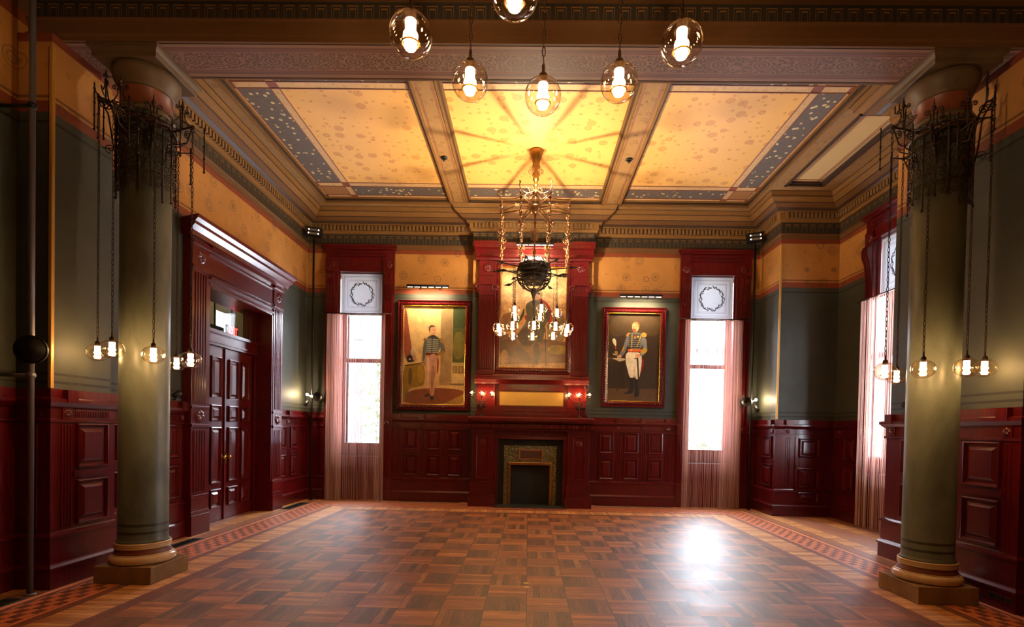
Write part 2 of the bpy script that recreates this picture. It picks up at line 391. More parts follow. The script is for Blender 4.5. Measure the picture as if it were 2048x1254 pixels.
# ------------------------------------------------------------------ room shell
WL,WB,WR=-5.12,11.98,5.15
AX,AY0,AY1=6.35,7.45,10.98          # window bay on the right
YN=-2.5; CZ=6.52
b=MB(); b.box(-9,9,YN-.3,12.4,-.2,0); struct(b.build('floor',FLOOR),'parquet floor of square wood tiles with a chequered border','floor')
def wallslab(name,frame,L,holes,mat,label,z1=6.75,t=.42,extra=None):
    """slab whose room face is b=0 and body goes to b=-t ; holes (u0,u1,z0,z1)"""
    b=MB(); b.fr(*frame); us=sorted(set([L[0],L[1]]+[h[0] for h in holes]+[h[1] for h in holes]))
    for a,c in zip(us,us[1:]):
        hs=sorted([h for h in holes if h[0]<=a+1e-6 and h[1]>=c-1e-6],key=lambda h:h[2]); z=0
        for h in hs:
            if h[2]>z: b.box(a,c,-t,0,z,h[2])
            z=h[3]
        b.box(a,c,-t,0,z,z1)
    if extra: extra(b)
    return struct(b.build(name,mat if isinstance(mat,list) else [mat]),label,'wall')
WIN1=(-4.40,-3.37,1.0,5.2); WIN2=(3.60,4.62,1.0,5.24); WIN3=(8.62,9.80,1.0,5.3)
def chim(b): b.box(-1.30,1.38,0,.26,0,6.75)
# back wall frame: u=+X, n=-Y
FB=((0,WB,0),(1,0,0),(0,-1,0))
wallslab('wall_back',FB,(WL-.42,AX+.42),[(WIN1[0],WIN1[1],.0+1.0,WIN1[3]),(WIN2[0],WIN2[1],1.0,WIN2[3])],WALL,'far wall with green and orange stencilled wallpaper bands',extra=chim)
FL=((WL,0,0),(0,1,0),(1,0,0))
def lpier(b): b.cur=1; b.box(5.15,5.9,0,.35,0,5.5); b.cur=0
wallslab('wall_left',FL,(YN,WB),[(8.07,10.13,0,3.86)],[WALL,WALLP],'left wall with wallpaper bands and projecting pier',extra=lpier)
b=MB()
b.box(WR,WR+.3,AY1,WB,0,6.75)                 # stub beside the far wall
b.box(WR+.3,AX+.42,AY1,AY1+.3,0,6.75)
# bay side wall with window
for (y0,y1,z0,z1) in ((AY0,WIN3[0],0,6.75),(WIN3[1],AY1,0,6.75),(WIN3[0],WIN3[1],0,1.0),(WIN3[0],WIN3[1],WIN3[3],6.75)): b.box(AX,AX+.42,y0,y1,z0,z1)
b.box(5.08,AX+.42,YN,AY0,0,6.75)
b.cur=1; b.box(4.77,5.08,5.15,5.9,0,5.5)
struct(b.build('wall_right',[WALL,WALLP]),'right wall with a window bay and a projecting pier','wall')
b=MB(); b.box(WL-.42,AX,YN-.3,YN,0,6.75); struct(b.build('wall_near',WALL),'wall behind the viewer','wall')

# ------------------------------------------------------------------ ceiling with coffers
YF0,YF1=7.0,11.33
COFF=[(-4.49,-1.74),(-1.41,1.49),(1.84,4.60)]
b=MB(); b.cur=0
def slab(x0,x1,y0,y1,z=CZ,t=.2): b.box(x0,x1,y0,y1,z,z+t)
xs=[WL-.4]+[q for c in COFF for q in c]
slab(WL-.3,COFF[0][0],5.8,WB); slab(COFF[0][1],COFF[1][0],YF0,YF1); slab(COFF[1][1],COFF[2][0],YF0,YF1)
slab(COFF[2][1],4.88,5.8,WB); slab(COFF[0][0],COFF[2][1],5.8,YF0); slab(COFF[0][0],COFF[2][1],YF1,WB)
BX=(4.88,5.62,8.0,10.34)
slab(4.88,5.62,5.8,BX[2]); slab(4.88,5.62,BX[3],WB); slab(5.62,AX+.4,5.8,WB)
b.cur=1; slab(WL-.3,AX+.4,YN-.3,5.8)
b.cur=2
for x0,x1 in COFF:       # inner edge mouldings of each coffer
    for o,z0,z1 in ((0,6.495,6.53),(.03,6.53,6.56),(.055,6.57,6.60)):
        b.cur=2 if o==.03 else 3
        w=.03
        b.box(x0+o,x1-o,YF0+o,YF0+o+w,z0,z1); b.box(x0+o,x1-o,YF1-o-w,YF1-o,z0,z1)
        b.box(x0+o,x0+o+w,YF0+o,YF1-o,z0,z1); b.box(x1-o-w,x1-o,YF0+o,YF1-o,z0,z1)
b.cur=2
for o,z0,z1 in ((0,6.50,6.53),(.04,6.53,6.57)):
    x0,x1,y0,y1=BX; w=.04
    b.box(x0+o,x1-o,y0+o,y0+o+w,z0,z1); b.box(x0+o,x1-o,y1-o-w,y1-o,z0,z1); b.box(x0+o,x0+o+w,y0+o,y1-o,z0,z1); b.box(x1-o-w,x1-o,y0+o,y1-o,z0,z1)
ceil=struct(b.build('ceiling',[FRAME,PLASTER,UMBER,OCHRE]),'coffered ceiling with stencilled tan frames','ceiling')
# painted coffer panels
PM=[GOLD,STRIP,FLOWER,SQ,RED,CREAM]
def panel(cells_x,cells_y,name,lab):
    b=MB()
    for (x0,x1,kx) in cells_x:
        for (y0,y1,ky) in cells_y:
            if kx=='g' and ky=='g': c=0
            elif kx=='s' and ky=='s': c=4
            elif 's' in (kx,ky): c=1
            elif kx=='b' and ky=='b': c=3
            else: c=2
            b.cur=c; b.box(x0,x1,y0,y1,6.60,6.64)
    b.cur=4
    for xx in [q[0] for q in cells_x][1:]: b.box(xx-.008,xx+.008,YF0,YF1,6.594,6.60)
    for yy in [q[0] for q in cells_y][1:]: b.box(cells_x[0][0],cells_x[-1][1],yy-.008,yy+.008,6.592,6.60)
    o=b.build(name,PM,ceil); o['label']=lab
YC=[(YF0,7.12,'s'),(7.12,7.53,'b'),(7.53,7.68,'s'),(7.68,10.60,'g'),(10.60,10.76,'s'),(10.76,11.16,'b'),(11.16,YF1,'s')]
panel([(-4.49,-4.37,'s'),(-4.37,-3.87,'b'),(-3.87,-3.74,'s'),(-3.74,-1.74,'g')],YC,'coffer_panel','left gold coffer with a blue flowered border')
panel([(-1.41,1.49,'g')],YC,'coffer_panel','middle gold coffer')
panel([(1.84,3.95,'g'),(3.95,4.08,'s'),(4.08,4.47,'b'),(4.47,4.60,'s')],YC,'coffer_panel','right gold coffer with a blue flowered border')
b=MB(); b.cur=0; b.box(BX[0],BX[1],BX[2],BX[3],6.57,6.6); b.cur=1
for k in range(3):
    for x in (BX[0]+.12+.025*k,BX[1]-.12-.025*k): b.box(x-.004,x+.004,BX[2],BX[3],6.566,6.57)
b.box(BX[0],BX[1],BX[3]-.16,BX[3]-.13,6.566,6.57); b.box(BX[0],BX[1],BX[2]+.13,BX[2]+.16,6.566,6.57)
b.build('coffer_panel',[CREAM,RED],ceil)['label']='plain tan coffer over the window bay'
# red pin lines along the coffer beams
b=MB()
for x0,x1 in ((COFF[0][1],COFF[1][0]),(COFF[1][1],COFF[2][0])):
    for x in (x0+.045,x0+.065,x1-.065,x1-.045): b.box(x-.004,x+.004,YF0,YF1,CZ-.003,CZ)
b.build('pin_line',RED,ceil)

# ------------------------------------------------------------------ beam on the columns
b=MB(); X0,X1=WL,5.08
def strip_y(prof,y,s):   # profile (o,z) swept along X on face y ; s=-1 faces viewer
    pass
b.cur=0; b.box(X0,X1,5.28,5.79,5.50,5.56)
b.cur=1
pf=[(0,5.50),(.03,5.50),(.03,5.54),(.05,5.555),(.05,5.57),(.02,5.585),(.02,5.66),(.045,5.685),(.055,5.70),(.055,5.715),(.0,5.725)]
b.sweep([(-.01,5.50)]+pf+[(-.01,5.725)],[(X0,5.28),(X1,5.28)])
b.cur=2; b.sweep([(-.01,5.725),(0,5.725),(0,5.92),(-.01,5.92)],[(X0,5.28),(X1,5.28)])
b.cur=3; b.sweep([(-.01,5.92),(.05,5.93),(.05,5.95),(.16,6.03),(.16,6.1),(.32,6.3),(.4,6.42),(.44,6.52),(-.01,6.52)],[(X0,5.28),(X1,5.28)])
b.cur=1; b.box(X0,X1,5.27,5.80,5.56,5.66); b.box(X0,X1,5.285,5.80,5.66,6.52)
b.sweep([(-.01,5.50),(.03,5.50),(.03,5.56),(.0,5.57),(-.01,5.57)],[(X1,5.79),(X0,5.79)])
struct(b.build('trim_1',[SOFFIT,OCHRED,FRIEZEB,OCHRED]),'beam across the room on the two columns','beam')

# ------------------------------------------------------------------ crown cornice around the far room
PATH=[(WL,5.80),(WL,WB),(-1.30,WB),(-1.30,WB-.26),(1.38,WB-.26),(1.38,WB),(WR,WB),(WR,AY1),(AX,AY1),(AX,AY0),(5.08,AY0),(5.08,5.80)]
b=MB()
b.cur=0; b.sweep([(-.01,5.725),(.02,5.725),(.02,5.80),(.045,5.815),(.045,5.83),(.0,5.838),(-.01,5.838)],PATH)
b.cur=1; b.sweep([(-.01,5.838),(.012,5.838),(.012,6.058),(-.01,6.058)],PATH)
b.cur=2; b.sweep([(-.01,6.058),(.06,6.062),(.07,6.105),(.085,6.108),(.085,6.225),(.15,6.235),(.15,6.25),(-.01,6.25)],PATH)
b.cur=3; b.sweep([(-.01,6.25),(.15,6.25),(.165,6.265),(.21,6.285),(-.01,6.29)],PATH)  # dark umber here paints in the shadow above the dentils
b.cur=0; b.sweep([(-.01,6.285),(.22,6.285),(.24,6.30),(.29,6.33),(.30,6.345),(-.01,6.345)],PATH)
b.cur=2; b.sweep([(-.01,6.345),(.31,6.345),(.33,6.37),(.39,6.41),(.40,6.425),(.44,6.519),(-.01,6.519)],PATH)
b.cur=3; b.sweep([(.30,6.343),(.318,6.345),(.318,6.352),(.30,6.353)],PATH); b.sweep([(.395,6.425),(.41,6.425),(.412,6.434),(.395,6.436)],PATH); b.sweep([(.44,6.519),(.44,6.514),(.452,6.514),(.452,6.519)],PATH)
# dentils
b.cur=4
P2=[Vector((p[0],p[1],0)) for p in PATH]
for a,c in zip(P2,P2[1:]):
    d=(c-a); L=d.length; d.normalize(); n=Vector((d.y,-d.x,0)); k=.0
    b.fr(tuple(a),tuple(d),tuple(n)); m=int((L-.0)/.085)
    for i in range(m):
        u=.03+i*(L-.06)/max(1,m)
        b.box(u,u+.05,.085,.135,6.118,6.222)
b.fr()
struct(b.build('trim_2',[OCHRED,FRIEZE,OCHRE,UMBER,PALE]),'painted crown cornice with dentils and a greek key frieze','cornice')

# ------------------------------------------------------------------ wainscot
WPROF=[(-.01,0),(.075,0),(.075,.185),(.09,.19),(.09,.21),(.07,.235),(.055,.245),(.055,.49),(.07,.50),(.07,.525),(.035,.545),(.03,.56),(.03,1.66),(.05,1.665),(.05,1.69),(.033,1.70),(.033,1.80),(.06,1.82),(.095,1.86),(.095,1.895),(.05,1.91),(.05,1.995),(-.01,1.995)]
def frame_of(a,c):
    a=Vector((a[0],a[1],0)); c=Vector((c[0],c[1],0)); d=(c-a).normalized(); return (tuple(a),tuple(d),(d.y,-d.x,0)),(c-a).length
def raised(b,u0,u1,z0,z1,o=.03):
    b.rectloops(u0,u1,z0,z1,[(0,o),(0,o+.03),(.012,o+.034),(.03,o+.012),(.034,o+.002),(.05,o+.002),(.088,o+.026),(.092,o+.026)])
def fluted(b,u0,u1,z0,z1,n=4,o=.03,h=.009):
    w=(u1-u0)/n
    for k in range(n):
        a=u0+w*k+w*.18; c=u0+w*(k+1)-w*.18
        b.loops([[(a,o,z0),(c,o,z0),(c,o,z1),(a,o,z1)],[(a+w*.1,o+h,z0+.01),(c-w*.1,o+h,z0+.01),(c-w*.1,o+h,z1-.01),(a+w*.1,o+h,z1-.01)]],False,True)
TN=[2]
def wainscot(path,segs,label,side,mat=MAHO):
    """segs: list of (segment index, panels[(u0,u1)], flutes[(u0,u1)], rosettes[u], fine-flute freeze spans)"""
    TN[0]+=1
    b=MB(); b.sweep(WPROF,path); o=struct(b.build('trim_%d'%TN[0],mat),label,'panelling')
    for si,panels,flutes,ros,fine in segs:
        fr,L=frame_of(path[si],path[si+1])
        for (u0,u1) in panels:
            for z0,z1 in ((.60,1.06),(1.19,1.65)):
                b=MB(); b.fr(*fr); raised(b,u0,u1,z0,z1); b.build('raised_panel',mat,o)
            b=MB(); b.fr(*fr); b.box(u0-.03,u1+.03,.03,.045,1.09,1.16); b.build('mid_rail',mat,o)
        if flutes or fine:
            b=MB(); b.fr(*fr)
            for (u0,u1) in flutes: fluted(b,u0,u1,.58,1.64,max(2,int((u1-u0)/.035)))
            for (u0,u1) in fine: fluted(b,u0,u1,1.712,1.79,max(3,int((u1-u0)/.022)),.033,.006)
            b.build('fluting',mat,o)
        for u in ros:
            b=MB(); b.fr(*fr); b.box(u-.06,u+.06,.03,.045,1.70,1.81); b.rosette(u,1.755,.045,.045); b.build('rosette',mat,o)
            b=MB(); b.fr(*fr); b.box(u-.065,u+.065,.05,.105,1.86,1.99); b.build('rail_break',mat,o)
    return o
LPATH=[(WL,YN),(WL,5.15),(WL+.35,5.15),(WL+.35,5.9),(WL,5.9),(WL,7.66)]
npan=[(4.45-YN-i*.75,4.9-YN-i*.75) for i in range(4)]
wainscot(LPATH,[(0,[(a-.12,c-.18) for a,c in npan],[(a+.36,c+.0) for a,c in npan],[c-.05 for a,c in npan],[]),
  (1,[],[(.14,.26)],[],[(.06,.3)]),
  (2,[(.26,.66)],[(.08,.22)],[.15],[(.25,.7)]),
  (4,[(.2,.48),(.9,1.13),(1.38,1.62)],[(.55,.8),(1.64,1.74)],[.66,1.70],[(.75,1.6)])],'mahogany wainscot along the left wall around the pier','left')
wainscot([(WL,10.50),(WL,WB),(-4.68,WB)],[(0,[(.12,.40),(.62,.96)],[(.42,.58),(1.02,1.14)],[.5,.06],[(.6,1.0)]),(1,[],[(.2,.36)],[],[])],'mahogany wainscot in the far left corner','left')
cx=lambda x:x+3.11
wainscot([(-3.11,WB),(-1.30,WB)],[(0,[(cx(-2.83),cx(-2.54)),(cx(-2.31),cx(-2.02)),(cx(-1.82),cx(-1.53))],[(cx(-3.05),cx(-2.92)),(cx(-2.48),cx(-2.37)),(cx(-1.96),cx(-1.87))],[cx(-2.97),cx(-2.43),cx(-1.92)],[])],'mahogany wainscot under the left portrait','back')
cx=lambda x:x-1.38
wainscot([(1.38,WB),(3.36,WB)],[(0,[(cx(1.62),cx(1.94)),(cx(2.18),cx(2.50)),(cx(2.73),cx(3.05))],[(cx(1.99),cx(2.12)),(cx(2.55),cx(2.68)),(cx(3.1),cx(3.24))],[cx(2.05),cx(2.61),cx(3.16)],[])],'mahogany wainscot under the right portrait','back')
EP=[(4.94,WB),(WR,WB),(WR,AY1),(AX,AY1),(AX,10.02)]
ew=wainscot(EP,[(1,[(.45,.9)],[(.2,.35)],[.9],[]),(2,[],[(.18,.30)],[.22],[(.35,1.0)]),(3,[(.42,.74)],[],[.25],[])],'mahogany wainscot around the corner beside the hidden door','right',MAHOD)
FP=[(AX,8.40),(AX,AY0),(5.08,AY0),(5.08,5.9),(4.77,5.9),(4.77,5.15),(5.08,5.15),(5.08,YN)]
wainscot(FP,[(2,[(.3,.7)],[(.85,1.0)],[.1,.95],[]),(4,[(.14,.58)],[(.60,.70)],[.64],[]),(5,[],[(.1,.22)],[],[]),
  (6,[(.2+i*.75,.55+i*.75) for i in range(4)],[(.62+i*.75,.82+i*.75) for i in range(4)],[.72+i*.75 for i in range(4)],[])],'mahogany wainscot along the right wall around the pier','right')

# hidden door in the bay wainscot
b=MB(); fr,L=frame_of((WR,AY1),(AX,AY1)); b.fr(*fr); b.box(.38,1.0,.031,.05,.03,1.64)
d3=struct(b.build('door_2',MAHOD),'low hidden door of dark mahogany in the bay panelling','door')
for z0,z1 in ((.30,.50),(.60,1.0),(1.22,1.62)):
    b=MB(); b.fr(*fr); raised(b,.45,.86,z0,z1,.05); b.build('raised_panel',MAHOD,d3)
b=MB(); b.fr(*fr); b.lathe((.43,.05,1.0),[(.02,0),(.012,.015),(.012,.03),(.022,.04),(.022,.055),(.008,.065)],12,True,'N'); b.build('door_knob',BRASSD,d3)

# ------------------------------------------------------------------ windows
def window(n,fr,hole,label,casing,dep=.30,sill=True,corb=True):
    """frame b=0 is the wall face"""
    u0,u1,z0,z1=hole; c0,c1=casing; e=thing('window_%d'%n,(0,0,0),None,None); struct(e,label,'window')
    ztop=5.78
    # casing (fluted pilasters, lintel)
    b=MB(); b.fr(*fr)
    for (a,c) in ((c0,u0),(u1,c1)):
        b.box(a,c,0,.07,.0,ztop-.02); b.box(a-.01,c+.01,0,.10,0,.26); b.box(a-.005,c+.005,0,.085,.26,.52); b.box(a-.005,c+.005,0,.085,1.67,1.84)
        b.box(a-.005,c+.005,.0,.095,5.20,5.48)
    b.box(u0,u1,0,.06,z1,ztop-.02); b.box(c0-.02,c1+.02,0,.12,5.70,5.75); b.box(c0-.05,c1+.05,0,.16,5.745,5.79); b.box(c0+.2,c1-.2,0,.10,5.62,5.66); b.box(c0+.2,c1-.2,0,.12,5.54,5.56); b.box(u0-.03,u1+.03,0,.1,z1-.01,z1+.03)
    b.box(u0,u1,-dep,.03,0,z0)            # panel below the sill
    b.box(u0,u0+.03,-dep,.0,z0,z1); b.box(u1-.03,u1,-dep,.0,z0,z1); b.box(u0,u1,-dep,0,z1-.02,z1)
    b.box(u0-.02,u1+.02,-dep,.05,z0-.04,z0)
    b.build('window_frame',MAHO,e,.004)
    b=MB(); b.fr(*fr)
    for (a,c) in ((c0,u0),(u1,c1)): fluted(b,a+.03,c-.03,1.88,4.75,5,.07,.01); fluted(b,a+.03,c-.03,.56,1.64,5,.07,.01)
    b.build('fluting',MAHO,e)
    for (a,c) in ((c0,u0),(u1,c1)):
        m_=(a+c)/2
        b=MB(); b.fr(*fr); b.rosette(m_,5.36,.085,.095); b.build('rosette',MAHO,e)
        b=MB(); b.fr(*fr); b.rosette(m_,1.755,.06,.085); b.build('rosette',MAHO,e)
        b=MB(); b.fr(*fr); w=.09
        prof=[(.07,4.55),(.09,4.60),(.10,4.75),(.12,4.9),(.17,5.02),(.18,5.12),(.15,5.2),(.07,5.2)]
        L=[[(m_+s_*w,bb,zz) for bb,zz in prof] for s_ in (-1,1)]
        b.loops(L); 
        for q in (-.05,0,.05): b.loops([[(m_+q+s_*.015,bb+.012,zz) for bb,zz in prof] for s_ in (-1,1)])
        b.build('corbel',MAHO,e)
    # sashes
    b=MB(); b.fr(*fr); s0,s1=u0+.03,u1-.03; d0,d1=-dep+.02,-dep+.07
    for zz0,zz1,dd in ((z0,3.24,0),(3.2,z1,-.03)):
        b.box(s0,s0+.08,d0+dd,d1+dd,zz0,zz1); b.box(s1-.08,s1,d0+dd,d1+dd,zz0,zz1); b.box(s0,s1,d0+dd,d1+dd,zz1-.07,zz1); b.box(s0,s1,d0+dd,d1+dd,zz0,zz0+(.30 if zz0<2 else .07))
    b.build('sash',MAHO,e,.004)
    b=MB(); b.fr(*fr); b.box(s0+.07,s1-.07,d0+.012,d0+.018,z0+.28,3.2); b.box(s0+.07,s1-.07,d0-.02,d0-.014,3.25,z1-.05); b.build('glass_pane',PANE,e)
    return e
window(1,FB,WIN1,'tall left window in the far wall with mahogany casing',(-4.68,-3.11))
window(2,FB,WIN2,'tall right window in the far wall with mahogany casing',(3.36,4.94))
FR3=((AX,0,0),(0,-1,0),(-1,0,0))
w3=window(3,FR3,(-9.80,-8.62,1.0,5.3),'tall window in the right wall bay',(-10.02,-8.40))

def blind(u0,u1,z0,z1,fr,bb,label):
    e=thing('roller_blind',(Vector(fr[0])+Vector(fr[1])*((u0+u1)/2)+Vector(fr[2])*bb)+Vector((0,0,z1)),label,'window blind','wreath-printed roller blinds')
    b=MB(); b.fr(*fr); b.box(u0,u1,bb-.002,bb+.002,z0,z1); b.build('fabric',VEIL,e)
    b=MB(); b.fr(*fr); b.box(u0-.01,u1+.01,bb-.012,bb+.012,z0-.03,z0); b.build('bottom_bar',BLACKM,e)
    b=MB(); b.fr(*fr); o=bb+.006; w=u1-u0; hh=z1-z0; um=(u0+u1)/2; zm=z0+hh*.5
    for i,t in ((.06,.006),(.09,.003),(.15,.006),(.18,.003)):
        t=t; a0,a1,c0,c1=u0+i*w,u1-i*w,z0+i*hh,z1-i*hh
        for q in ((a0,a1,c0,c0+t),(a0,a1,c1-t,c1),(a0,a0+t,c0,c1),(a1-t,a1,c0,c1)): b.box(q[0],q[1],o-.001,o,q[2],q[3])
    b.build('border_print',PRINT,e)
    b=MB(); b.fr(*fr); R=.27*min(w,hh); rnd=random.Random(3)
    for k in range(74):
        t=PI/2+.12+(2*PI-.24)*k/73.0; rr=R+rnd.uniform(-.035,.035)*R/.27
        s_=1 if t<PI*1.5 else -1
        cxx,czz=um+rr*math.cos(t),zm+rr*math.sin(t); a=t-s_*(PI/2)+rnd.uniform(-.9,.9)+PI; l=.05*R/.27; q=.012*R/.27
        dx,dz=math.cos(a),math.sin(a)
        pts=[(cxx-dx*l,czz-dz*l),(cxx-dz*q,czz+dx*q),(cxx+dx*l,czz+dz*l),(cxx+dz*q,czz-dx*q)]
        b.F([b.P(p[0],o,p[1]) for p in pts])
    b.build('wreath_print',PRINT,e)
blind(-4.36,-3.40,4.27,5.18,FB,-.06,'translucent roller blind printed with a wreath, left far window')
blind(3.64,4.58,4.27,5.22,FB,-.06,'translucent roller blind printed with a wreath, right far window')
blind(-9.76,-8.66,4.27,5.28,FR3,-.06,'translucent roller blind printed with a wreath, right bay window')

def curtain(fr,u0,u1,dens,label,rlabel,z=4.21,off=.20):
    b=MB(); b.fr(*fr); uu=u0; rnd=random.Random(5); n=0
    while uu<u1:
        t=(uu-u0)/(u1-u0); r=.0035; wob=rnd.uniform(-.012,.012)
        pts=[]
        o=off+.02*math.sin(t*38)+wob
        zt=z; zb=.015; s2=rnd.uniform(-.004,.004)
        L=[[(uu+r*math.cos(a)+sx,o+r*math.sin(a),zz) for a in (0,PI/2,PI,PI*1.5)] for zz,sx in ((zt,0),(zt*.5,s2),(zb,-s2))]
        b.loops(L); uu+=dens(t)*rnd.uniform(.7,1.3); n+=1
    o=b.build('string_curtain',STRAND); meta(o,label,'curtain','rose string curtains on the windows'); o['kind']='stuff'
    e=thing('curtain_rod',Vector(fr[0])+Vector(fr[1])*((u0+u1)/2)+Vector(fr[2])*off+Vector((0,0,z+.012)),rlabel,'curtain rod','thin iron curtain rods')
    b=MB(); b.fr(*fr); b.lathe((u0-.1,off,z+.015),[(.012,0),(.012,u1-u0+.2)],10,True,'U'); b.build('rod',IRON,e)
    for q in (u0-.08,u1+.08):
        b=MB(); b.fr(*fr); b.box(q-.01,q+.01,.065,off,z+.005,z+.025); b.build('bracket',IRON,e)
    for q in (u0-.12,u1+.12):
        b=MB(); b.fr(*fr); b.sphere((q,off,z+.015),.024); b.build('finial',IRON,e)
curtain(FB,-4.58,-3.27,lambda t:.0082 if t<.27 else (.024 if t<.86 else .0105),'rose string curtain over the left far window','thin iron curtain rod over the left far window')
curtain(FB,3.46,4.74,lambda t:.0105 if t<.1 else (.026 if t<.62 else .0085),'rose string curtain over the right far window','thin iron curtain rod over the right far window')
curtain(FR3,-9.92,-8.5,lambda t:.0125,'rose string curtain over the right bay window','thin iron curtain rod over the right bay window',4.19,.18)

# ------------------------------------------------------------------ double door in the left wall
d1=thing('door_1',(0,0,0),None,None); struct(d1,'mahogany double door with a transom in the left wall','door')
b=MB(); b.fr(*FL); n0,n1,f0,f1=7.66,8.07,10.13,10.50
for a,c in ((n0,n1),(f0,f1)):
    b.box(a,c,0,.14,0,4.60); b.box(a-.02,c+.02,0,.17,0,.30); b.box(a-.012,c+.012,0,.16,.30,.36); b.box(a-.005,c+.005,0,.155,.36,.56); b.box(a-.012,c+.012,0,.16,.56,.60)
    b.box(a-.01,c+.01,0,.16,1.62,1.67); b.box(a-.01,c+.01,0,.16,1.90,1.94); b.box(a-.01,c+.01,0,.16,3.98,4.03); b.box(a-.01,c+.01,0,.17,4.34,4.40)
b.build('door_casing',MAHO,d1,.004)
b=MB(); b.fr(*FL)
for a,c in ((n0,n1),(f0,f1)): fluted(b,a+.05,c-.05,1.98,3.94,5,.14,.012); fluted(b,a+.05,c-.05,.64,1.58,5,.14,.012)
b.build('fluting',MAHO,d1)
for a,c in ((n0,n1),(f0,f1)):
    for z,r in ((1.785,.10),(4.19,.10)):
        b=MB(); b.fr(*FL); b.rosette((a+c)/2,z,r,.14,8,.03); b.build('rosette',MAHO,d1)
b=MB(); b.fr(*FL)
b.box(n1,f0,-.42,.12,3.86,4.55); b.box(n1,f0,.10,.15,3.83,3.87); b.box(n1,f0,.1,.17,3.92,3.96); b.box(n1,f0,.1,.15,4.0,4.02); b.box(n1,f0,.1,.15,4.30,4.33); b.box(n1,f0,.1,.18,4.38,4.43)
fa,La=frame_of((WL,n0-.05),(WL,f1+.05)); b.fr(*fa)
L=[]
prof=[(0,4.44),(.18,4.44),(.20,4.50),(.27,4.56),(.28,4.60),(.33,4.64),(.34,4.69),(0,4.69)]
b.loops([[(0-o*.4,o,z) for o,z in prof],[(La+o*.4,o,z) for o,z in prof]])
b.build('lintel',MAHO,d1)
b=MB(); b.fr(*FL)
b.box(n1,n1+.04,-.42,.13,0,3.86); b.box(f0-.04,f0,-.42,.13,0,3.86); b.box(n1,f0,-.42,.13,3.80,3.86)
b.box(n1,f0,-.30,-.15,3.00,3.22); b.box(n1,f0,-.32,-.10,3.20,3.25); b.box(n1,f0,-.3,-.13,3.04,3.07)
b.box(n1+.04,n1+.10,-.3,-.18,0,3.82); b.box(f0-.10,f0-.04,-.3,-.18,0,3.82); b.box(9.98-.15,9.98-.10,-.3,-.2,3.25,3.8)
b.build('jamb',MAHO,d1)
def dleaf(a,c,kn):
    o_=-.215
    b=MB(); b.fr(*FL); b.box(a,c,-.27,o_,.01,2.99); lf=b.build('door_leaf',MAHO,d1); w=(c-a)
    for q0,q1 in ((a+.10,a+w/2-.055),(a+w/2+.055,c-.10)):
        for z0,z1 in ((.24,.56),(.66,1.62),(1.72,2.0),(2.12,2.82)):
            b=MB(); b.fr(*FL); raised(b,q0,q1,z0,z1,o_); b.build('raised_panel',MAHO,lf)
    b=MB(); b.fr(*FL); b.box(kn-.03,kn+.03,o_,o_+.008,.98,1.16); b.lathe((kn,o_,1.1),[(.022,0),(.014,.02),(.014,.04),(.034,.05),(.036,.07),(.02,.085)],14,True,'N'); b.build('door_knob',BRASS,lf)
dleaf(8.19,9.085,9.02); dleaf(9.115,10.01,9.18)
b=MB(); b.fr(*FL); b.box(9.08,9.12,-.27,-.19,.01,2.99); b.build('astragal',MAHO,d1)
b=MB(); b.fr(*FL); b.box(8.15,10.05,-.24,-.232,3.25,3.8); b.build('transom_pane',TPANE,d1)

# corridor beyond the transom
b=MB(); X=WL-.42
b.box(-8.6,X,8.0,8.2,0,5.4); b.box(-8.6,X,15.8,16,0,5.4); b.box(-8.6,X,8.0,16,5.2,5.4); b.cur=1
for y0,y1,z0,z1 in ((8,13.75,0,5.3),(14.5,16,0,5.3),(13.75,14.5,0,4.0),(13.75,14.5,4.68,5.3)): b.box(-8.6,-8.3,y0,y1,z0,z1)
b.box(X-.05,X,12.4,16,0,5.4)
b.cur=2; b.box(-8.6,X,8,16,-.2,0)
struct(b.build('wall_corridor',[simple('corridor_tan',col(190,170,110),.6),simple('corridor_green',col(120,112,92),.6),FLOOR]),'hallway beyond the double door','wall')

# EXIT sign
e=thing('exit_sign',(-6.2,10.85,3.48),'small red illuminated EXIT sign seen through the transom','sign')
b=MB(); b.fr((-6.2,0,0),(0,1,0),(1,0,0)); b.box(10.66,11.06,-.05,0,3.475,3.72); b.build('housing',simple('exit_sign_body',col(60,14,10),.4),e)
cu=bpy.data.curves.new('exit_letters','FONT'); cu.body='EXIT'; cu.size=.26; cu.extrude=.004; cu.align_x='CENTER'; cu.offset=.006
to=bpy.data.objects.new('tmp',cu); COL.objects.link(to); dg=bpy.context.evaluated_depsgraph_get(); me=bpy.data.meshes.new_from_object(to.evaluated_get(dg)); COL.objects.unlink(to); bpy.data.objects.remove(to)
me.materials.clear(); me.materials.append(EXITM)
lt=bpy.data.objects.new('letters',me); COL.objects.link(lt); lt.parent=e; lt.location=(.006,.01,.035); lt.rotation_euler=(PI/2,0,PI/2); lt.scale=(.62,1,1)
b=MB(); b.tube([(-6.225,10.86,3.72),(-6.225,10.86,5.2)],.012); b.build('hanger',BLACKM,e)
# dark box beside the sign
e=thing('wall_box',(-6.25,10.3,3.42),'dark box on the passage side of the transom beside the exit sign','box')
b=MB(); b.box(-6.31,-6.2,10.05,10.55,3.42,3.62); b.build('box_body',BLACKM,e); b=MB(); b.tube([(-6.25,10.3,3.6),(-6.25,10.3,5.2)],.015); b.build('hanger',BLACKM,e)

